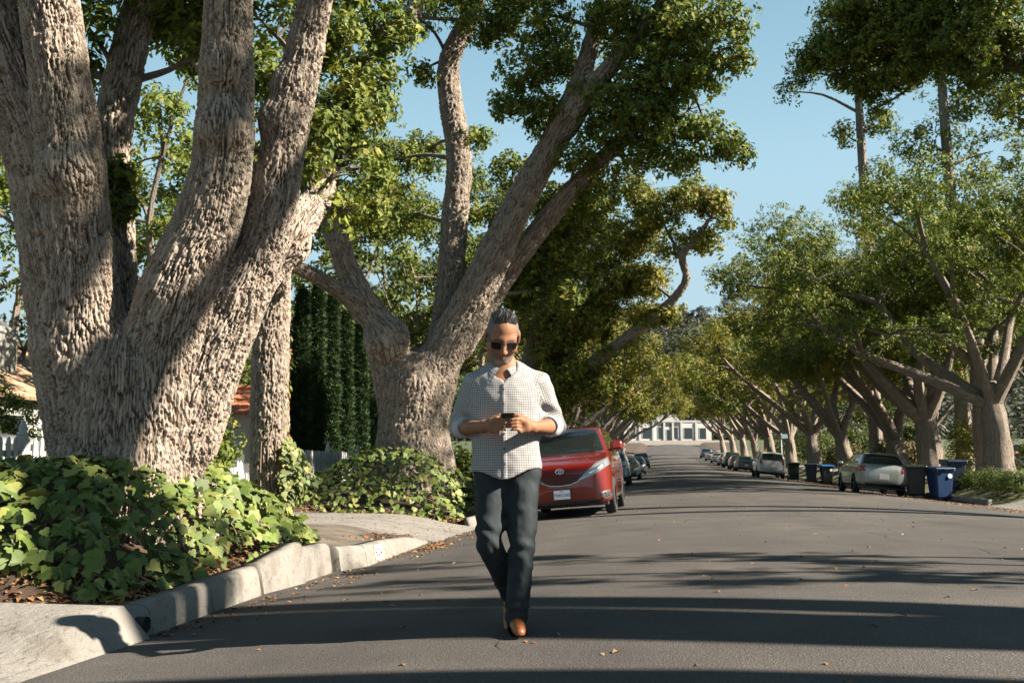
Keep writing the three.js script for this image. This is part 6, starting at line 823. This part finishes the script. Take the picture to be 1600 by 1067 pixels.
  // hair: swept-back strands, dark with grey ----------------------------------
  { const r = RNG(301), dark = [], light = []; for (let i = 0; i < 1500; i++) { const u = (r() - 0.5) * 2, v = r(), x0 = u * 0.056, a0 = 0.70 + 0.12 * (r() - 0.5) - v * 1.7, hgt = (0.010 + 0.010 * r()) * (1 - 0.55 * v), L = 0.9 + 0.4 * r(), sw = 0.075 * (r() - 0.45), pt = (t) => { const a = a0 - t * L, xx = clamp(x0 * 0.98 + (0.020 + sw) * t, -0.066, 0.066), R = 1.0 + 0.0, lift = hgt * Math.sin(Math.min(1, t * 1.5 + 0.12) * 2.2); const sx = Math.sqrt(Math.max(0.05, 1 - (xx / 0.0775) ** 2)); return toMan(xx, 0.038 + (0.083 * sx + lift) * Math.cos(a) * R, -0.012 + (0.096 * sx + lift) * Math.sin(a)); }; const p = [0, 0.25, 0.5, 0.75, 1].map(t => { const q = pt(t); return [q.x, q.y, q.z, 0.0022 * (1 - 0.6 * t)]; }); (r() < 0.14 ? light : dark).push(limbTube(p, 4, 2, i, 0)); }
    const h = part(man, 'hair', merge(dark), std({ color: rgb(0.028, 0.026, 0.026), roughness: 0.42 })); part(h, 'grey_strands', merge(light), std({ color: rgb(0.17, 0.17, 0.168), roughness: 0.45 })); }
  { // sunglasses
    const gl = new THREE.Group(); gl.name = 'sunglasses'; gl.position.copy(HC); gl.quaternion.copy(HQ); gl.scale.setScalar(HS); man.add(gl); const fm = std({ color: rgb(0.012, 0.011, 0.01), roughness: 0.25 });
    for (const s of [-1, 1]) { const sh = new THREE.Shape(); sh.moveTo(-0.026, 0.016); sh.quadraticCurveTo(0, 0.021, 0.027, 0.017); sh.quadraticCurveTo(0.031, 0.0, 0.021, -0.016); sh.quadraticCurveTo(0.0, -0.023, -0.019, -0.016); sh.quadraticCurveTo(-0.029, -0.004, -0.026, 0.016); const l = part(gl, 'lens', new THREE.ExtrudeGeometry(sh, { depth: 0.0015, bevelEnabled: false, curveSegments: 8 }), phy({ color: rgb(0.02, 0.013, 0.012), roughness: 0.05, clearcoat: 1 })); l.position.set(s * 0.0335, -0.001, 0.0935); l.rotation.y = s * 0.16; l.scale.x = s > 0 ? 1 : -1; l.scale.x = 1; if (s < 0) l.geometry.scale(-1, 1, 1), l.geometry.computeVertexNormals();
      const pts = sh.getPoints(10).map(p => V(s * p.x, p.y, 0.001)), rim = part(gl, 'rim', new THREE.TubeGeometry(new THREE.CatmullRomCurve3(pts.slice(0, -1), true), 50, 0.0022, 6, true), fm); rim.position.copy(l.position); rim.rotation.copy(l.rotation);
      part(gl, 'temple', new THREE.TubeGeometry(new THREE.CatmullRomCurve3([V(s * 0.061, 0.012, 0.088), V(s * 0.073, 0.011, 0.06), V(s * 0.0815, 0.012, 0.01), V(s * 0.083, 0.0, -0.02)]), 16, 0.0026, 6), fm); }
    part(gl, 'bridge', new THREE.TubeGeometry(new THREE.CatmullRomCurve3([V(-0.009, 0.01, 0.098), V(0, 0.0135, 0.103), V(0.009, 0.01, 0.098)]), 8, 0.0024, 6), fm);
  }
  // shirt ---------------------------------------------------------------------
  const chk = tex(256, 256, (u, v) => { const ln = t => { const a = Math.abs(((t * 8) % 1) - 0.5); return sstep(0.15, 0.08, a); }, w = 0.93 + 0.07 * pfbm(u, v, 64, 401, 1); const a = ln(u), b = ln(v); let c = mix3([0.31 * w, 0.305 * w, 0.30 * w], [0.03, 0.024, 0.03], Math.max(a, b) * 0.72 + 0.25 * a * b); return c; }, true), shirtM = phy({ map: chk, roughness: 0.85, sheen: 0.15, transmission: 0.1, thickness: 0 }); shirtM.transmission = 0;
  const S = new Bones(0.06); S.add([-0.042, 0.80, 0.0], [-0.045, 1.06, 0.004], 0.208, 0.192, 0, { s: 0.74, D, axis: 2 }); S.add([-0.045, 1.06, 0.004], [-0.05, 1.29, 0.008], 0.192, 0.196, 0, { s: 0.68, D, axis: 2 }); S.add([-0.05, 1.29, 0.008], [-0.055, 1.405, -0.012], 0.196, 0.135, 0, { s: 0.66, D, axis: 2 }); S.add([-0.055, 1.40, -0.015], [-0.058, 1.475, -0.02], 0.135, 0.07, 0, { s: 0.8, D, axis: 2 });
  for (const i of [0, 1]) { S.add([lerp(-0.055, SH[i][0], 0.45), 1.425, -0.014], SH[i], 0.06, 0.063, 1 + i, { axis: 2 }); S.add(SH[i], lerp3(SH[i], EL[i], 0.5), 0.063, 0.06, 1 + i, { axis: 2 }); S.add(lerp3(SH[i], EL[i], 0.5), EL[i], 0.06, 0.06, 1 + i, { axis: 2 }); S.add(EL[i], lerp3(EL[i], WR[i], 0.2), 0.06, 0.054, 1 + i, { axis: 0 }); }
  S.b.forEach(b => { b.mean = b.id === 0 ? [0, 1, 0] : undefined; }); { let s = 0; for (const b of S.b) { if (b.id === 0) continue; } }
  const foldS = (x, y, z) => 0.010 * fbm(x * 7 + 3, y * 4.5, z * 6, 3) * (1 + 1.2 * sstep(1.25, 1.0, y)) + 0.006 * N3(x * 14 + y * 17, y * 6 - x * 9, z * 10) + 0.005 * Math.sin((x * 26 + y * 9) + 4 * N3(x * 5, y * 5, 1)) * sstep(1.0, 0.86, y) + 0.006 * Math.sin(y * 75 + x * 34) * sstep(0.13, 0.03, Math.min(Math.hypot(x - EL[0][0] - 0.02, y - EL[0][1] - 0.06, z), Math.hypot(x - EL[1][0] + 0.02, y - EL[1][1] - 0.06, z)));
  const shirtF = (x, y, z, l) => { let d = S.dist(x, y, z, l) - foldS(x, y, z); d = smax(d, 0.865 - 0.022 * Math.cos((x + 0.045) * 20) + (x > -0.04 && z > 0 ? 0.10 * Math.max(0, x + 0.04) : 0) - y, 0.012); const nx = x + 0.055, ny = y - 1.50, nz = z - 0.05; d = smax(d, -(Math.hypot(nx * 1.15, ny * 0.62, nz) - 0.082), 0.015); 
    if (z > 0.03) { const vx = Math.abs(x + 0.05), w = 0.058 * (y - 1.385) / 0.11; if (y > 1.36) d = smax(d, -Math.max(vx - Math.max(0, w), 0.06 - z, 1.385 - y), 0.008); } return d; };
  const ss = surfaceNets((x, y, z, l) => shirtF(x, y, z, l), [-0.45, 0.8, -0.2], [0.36, 1.56, 0.22], 0.0085, (x, y, z, R) => S.near(x, y, z, R + 0.03));
  const shirt = part(man, 'shirt', skin(ss.pos, ss.idx, S, [0.165, 0.072, 0.072], 0.108), shirtM);
  // placket, buttons, collar wings, rolled cuffs
  const surfZ = (x, y) => { let z = 0.3; for (let i = 0; i < 80; i++) { const d = shirtF(x, y, z, S.b); if (d < 0.0006) break; z -= Math.max(0.0006, d * 0.7); if (z < -0.1) break; } return z; };
  { const pos = [], idx = [], uv = []; for (let i = 0; i <= 40; i++) { const y = lerp(1.375, 0.852, i / 40); for (let j = 0; j <= 3; j++) { const x = -0.052 + 0.009 * i / 40 + (j - 1.5) * 0.0105, z = surfZ(x, y) + (j === 0 || j === 3 ? 0.0005 : 0.0042); pos.push(x, y, z); uv.push(x / 0.108 + 0.06, y / 0.108); } if (i) for (let j = 0; j < 3; j++) { const a = (i - 1) * 4 + j; idx.push(a, a + 4, a + 1, a + 1, a + 4, a + 5); } } part(shirt, 'placket', geo(pos, idx, uv), shirtM);
    for (let k = 0; k < 6; k++) { const y = 1.345 - k * 0.083, x = -0.0515 + 0.0013 * k; part(shirt, 'button', cyl(0.0056, 0.0056, 0.003, 12).rotateX(Math.PI / 2).translate(x, y, surfZ(x, y) + 0.0055), std({ color: rgb(0.05, 0.045, 0.045), roughness: 0.35 })); } }
  for (const s of [-1, 1]) { // collar: band round the neck that folds over into a pointed wing
    const pos = [], idx = [], uv = [], n = 18, m = 5; for (let i = 0; i <= n; i++) { const t = i / n, a = lerp(Math.PI, 0.38, t), cx = -0.057, rx = 0.073, rz = 0.072; for (let j = 0; j <= m; j++) { const q = j / m, wing = sstep(0.55, 1, t), out = 0.008 + 0.028 * q * (1 + 0.75 * wing), drop = (0.045 + 0.05 * wing) * Math.pow(q, 1.2), X = cx + s * Math.sin(a) * (rx + out) * (1 - 0.25 * wing * (1 - q)) + s * 0.022 * wing * q, Z = -0.02 + Math.cos(a) * (rz + out * 0.8) + 0.026 * t; pos.push(X, 1.532 - 0.068 * Math.pow(t, 1.6) - drop + 0.006 * Math.sin(q * 3.1), Z); uv.push((t * 0.2) / 0.108, (q * 0.07) / 0.108); } } for (let i = 0; i < n; i++) for (let j = 0; j < m; j++) { const a = i * (m + 1) + j, b = a + m + 1; idx.push(a, b, a + 1, a + 1, b, b + 1); } const inner = pos.length / 3, P2 = pos.slice(); const g0 = geo(pos, idx, uv), N = g0.attributes.normal.array; for (let i = 0; i < pos.length; i++) P2.push(pos[i] - N[i] * 0.004); const I2 = [...idx]; for (let i = 0; i < idx.length; i += 3) I2.push(idx[i] + inner, idx[i + 2] + inner, idx[i + 1] + inner); part(shirt, 'collar', geo(P2, I2, [...uv, ...uv]), phy({ map: chk, roughness: 0.85, side: THREE.DoubleSide }));
  }
  for (const i of [0, 1]) { const c = lerp3(EL[i], WR[i], 0.2), d = V(WR[i][0] - EL[i][0], WR[i][1] - EL[i][1], WR[i][2] - EL[i][2]).normalize(), q = new THREE.Quaternion().setFromUnitVectors(V(0, 1, 0), d), lg = new THREE.LatheGeometry([[0.045, 0.03], [0.052, 0.034], [0.059, 0.028], [0.062, 0.005], [0.061, -0.03], [0.056, -0.04], [0.046, -0.035]].map(p => new THREE.Vector2(...p)).reverse(), 40), P = lg.attributes.position; for (let k = 0; k < P.count; k++) { const x = P.getX(k), y = P.getY(k), z = P.getZ(k), w = 1 + 0.05 * N3(x * 30 + i * 5, y * 20, z * 30); P.setXYZ(k, x * w, y + 0.006 * N3(x * 25, 2, z * 25), z * w); } lg.computeVertexNormals(); const m = part(shirt, 'rolled_cuff', lg, std({ color: rgb(0.33, 0.33, 0.335), roughness: 0.85 })); m.position.set(...c); m.quaternion.copy(q); }
  // jeans ---------------------------------------------------------------------
  const denim = tex(512, 512, (u, v, i, j) => { const tw = hash2((i + j) >> 1, j >> 1, 411), n = pfbm(u, v, 5, 421, 4), k = 0.75 + 0.35 * tw; return mix3([0.007 * k, 0.0115 * k, 0.015 * k], [0.0145 * k, 0.023 * k, 0.028 * k], sstep(0.42, 0.75, n) * 0.8); }, true), jeansM = std({ map: denim, roughness: 0.88 });
  const J = new Bones(0.05); J.add([-0.12, 0.915, -0.005], [0.04, 0.915, -0.005], 0.094, 0.094, 0, {}); for (const i of [0, 1]) { J.add(HIP[i], lerp3(HIP[i], KN[i], 0.5), 0.1, 0.086, 1 + i); J.add(lerp3(HIP[i], KN[i], 0.5), KN[i], 0.086, 0.071, 1 + i); J.add(KN[i], lerp3(KN[i], AN[i], 0.5), 0.071, 0.067, 1 + i); J.add(lerp3(KN[i], AN[i], 0.5), AN[i], 0.067, 0.066, 1 + i); }
  const cut = [0, 1].map(i => { const d = V(AN[i][0] - KN[i][0], AN[i][1] - KN[i][1], AN[i][2] - KN[i][2]).normalize(); return [d, AN[i]]; });
  const jeansF = (x, y, z, l) => { const nk = Math.min(...KN.map(k => Math.hypot(x - k[0], (y - k[1]) * 0.8, z - k[2]))), na = Math.min(...AN.map(a => Math.abs(y - a[1] - 0.06) + 0.5 * Math.hypot(x - a[0], z - a[2]))); let d = J.dist(x, y, z, l) - 0.007 * fbm(x * 9, y * 4.5, z * 9, 3) - 0.005 * Math.sin(y * 48 + x * 26 + 5 * N3(x * 7, y * 7, z * 7)) * sstep(0.24, 0.05, nk) - 0.006 * Math.sin(y * 95 + 3 * N3(x * 12, y * 6, z * 12)) * sstep(0.16, 0.02, na) - 0.004 * Math.sin(x * 30 + y * 40) * sstep(0.72, 0.86, y) - 0.0045 * (0.35 - Math.abs(N3(x * 16 + y * 10, y * 13 - x * 8, z * 14))) * sstep(0.9, 0.5, y) - 0.003 * N3(x * 34, y * 26, z * 34); for (const [q, a] of cut) { const lim = (x - a[0]) * q.x + (y - a[1]) * q.y + (z - a[2]) * q.z - 0.045; if (Math.hypot(x - a[0], y - a[1], z - a[2]) < 0.16) d = smax(d, lim, 0.008); } return d; };
  const js = surfaceNets(jeansF, [-0.3, 0.0, -0.4], [0.24, 1.06, 0.24], 0.009, (x, y, z, R) => J.near(x, y, z, R + 0.03)); const jeans = part(man, 'jeans', skin(js.pos, js.idx, J, [0.11, 0.085, 0.085], 0.5), jeansM);
  // shoes: tan leather lace-ups -------------------------------------------------
  const leather = std({ map: tex(128, 128, (u, v) => { const n = pfbm(u, v, 8, 431, 4); return [0.19 * (0.6 + 0.8 * n), 0.062 * (0.6 + 0.8 * n), 0.018 * (0.6 + 0.8 * n)]; }, true), roughness: 0.45 });
  for (const i of [1, 0]) {
    const sg = new THREE.Group(); sg.name = 'shoe'; man.add(sg); if (i) { sg.position.set(0.014, 0, 0.0); sg.rotation.y = 0.12; } else { sg.position.set(-0.033, 0.045, -0.36); sg.rotation.set(0.72, -0.05, 0, 'YXZ'); }
    const U = new Bones(0.03); U.add([0, 0.055, -0.05], [0, 0.06, 0.02], 0.04, 0.043, 0); U.add([0, 0.06, 0.02], [0.004, 0.04, 0.12], 0.043, 0.039, 0); U.add([0.004, 0.04, 0.12], [0.004, 0.033, 0.185], 0.039, 0.029, 0); U.add([0, 0.06, -0.045], [0, 0.105, -0.04], 0.038, 0.036, 1); const f = (x, y, z) => Math.max(U.dist(x, y, z), 0.02 - y, y - 0.115), s = surfaceNets(f, [-0.08, 0, -0.12], [0.08, 0.14, 0.24], 0.006), g = geo(s.pos, s.idx); g.setAttribute('uv', new THREE.BufferAttribute(new Float32Array(s.pos.length / 3 * 2).map((_, k) => s.pos[Math.floor(k / 2) * 3 + (k % 2 ? 2 : 0)] * 6), 2)); part(sg, 'upper', g, leather);
    const so = new THREE.Shape(); so.moveTo(-0.036, -0.09); so.quadraticCurveTo(0, -0.11, 0.036, -0.09); so.quadraticCurveTo(0.034, 0, 0.045, 0.11); so.quadraticCurveTo(0.044, 0.2, 0.006, 0.217); so.quadraticCurveTo(-0.036, 0.2, -0.04, 0.11); so.quadraticCurveTo(-0.034, 0, -0.036, -0.09); part(sg, 'sole', new THREE.ExtrudeGeometry(so, { depth: 0.02, bevelEnabled: true, bevelSize: 0.003, bevelThickness: 0.003, bevelSegments: 2, curveSegments: 10 }).rotateX(Math.PI / 2).scale(1, 1, -1).rotateZ(0).translate(0, 0.024, 0).rotateY(Math.PI).scale(-1, 1, -1), std({ color: rgb(0.05, 0.03, 0.02), roughness: 0.7, side: THREE.DoubleSide }));
    const lc = []; for (let k = 0; k < 4; k++) lc.push(limbTube([[-0.026, 0.088 - k * 0.006, 0.035 + k * 0.022, 0.0022], [0, 0.104 - k * 0.009, 0.04 + k * 0.022, 0.0026], [0.026, 0.088 - k * 0.006, 0.035 + k * 0.022, 0.0022]], 5, 4, k, 0)); lc.push(limbTube([[0, 0.104, 0.04, 0.0024], [0.03, 0.1, 0.06, 0.0022], [0.045, 0.075, 0.065, 0.002], [0.03, 0.09, 0.05, 0.002]], 5, 5, 7, 0), limbTube([[0, 0.104, 0.04, 0.0024], [-0.028, 0.095, 0.062, 0.0022], [-0.042, 0.07, 0.062, 0.002]], 5, 5, 8, 0)); part(sg, 'laces', merge(lc), std({ color: rgb(0.03, 0.018, 0.012), roughness: 0.9 }));
  }
  // the phone rests in both hands
  const ph = thing('phone', 'black mobile phone held in both hands of the walking man', 'phone', [0, 0, 0]); man.updateMatrixWorld(true); const c = V(-0.015, 1.168, 0.302).applyMatrix4(man.matrixWorld); ph.position.copy(c); ph.rotation.order = 'YXZ'; ph.rotation.set(-0.42, 0.1, 0);
  part(ph, 'body', rbox(0.074, 0.0085, 0.15, 0.004, 0, 0, 0, 3), std({ color: rgb(0.035, 0.04, 0.042), roughness: 0.35, metalness: 0.3 })); part(ph, 'screen', rbox(0.067, 0.001, 0.138, 0.0004, 0, 0.0046, 0), phy({ color: rgb(0.01, 0.01, 0.012), roughness: 0.05, clearcoat: 1 })); part(ph, 'camera_lens', cyl(0.005, 0.005, 0.002, 14, 0.024, -0.0048, 0.06), M.glass);
}
shadows(scene);
renderer.render(scene, camera);
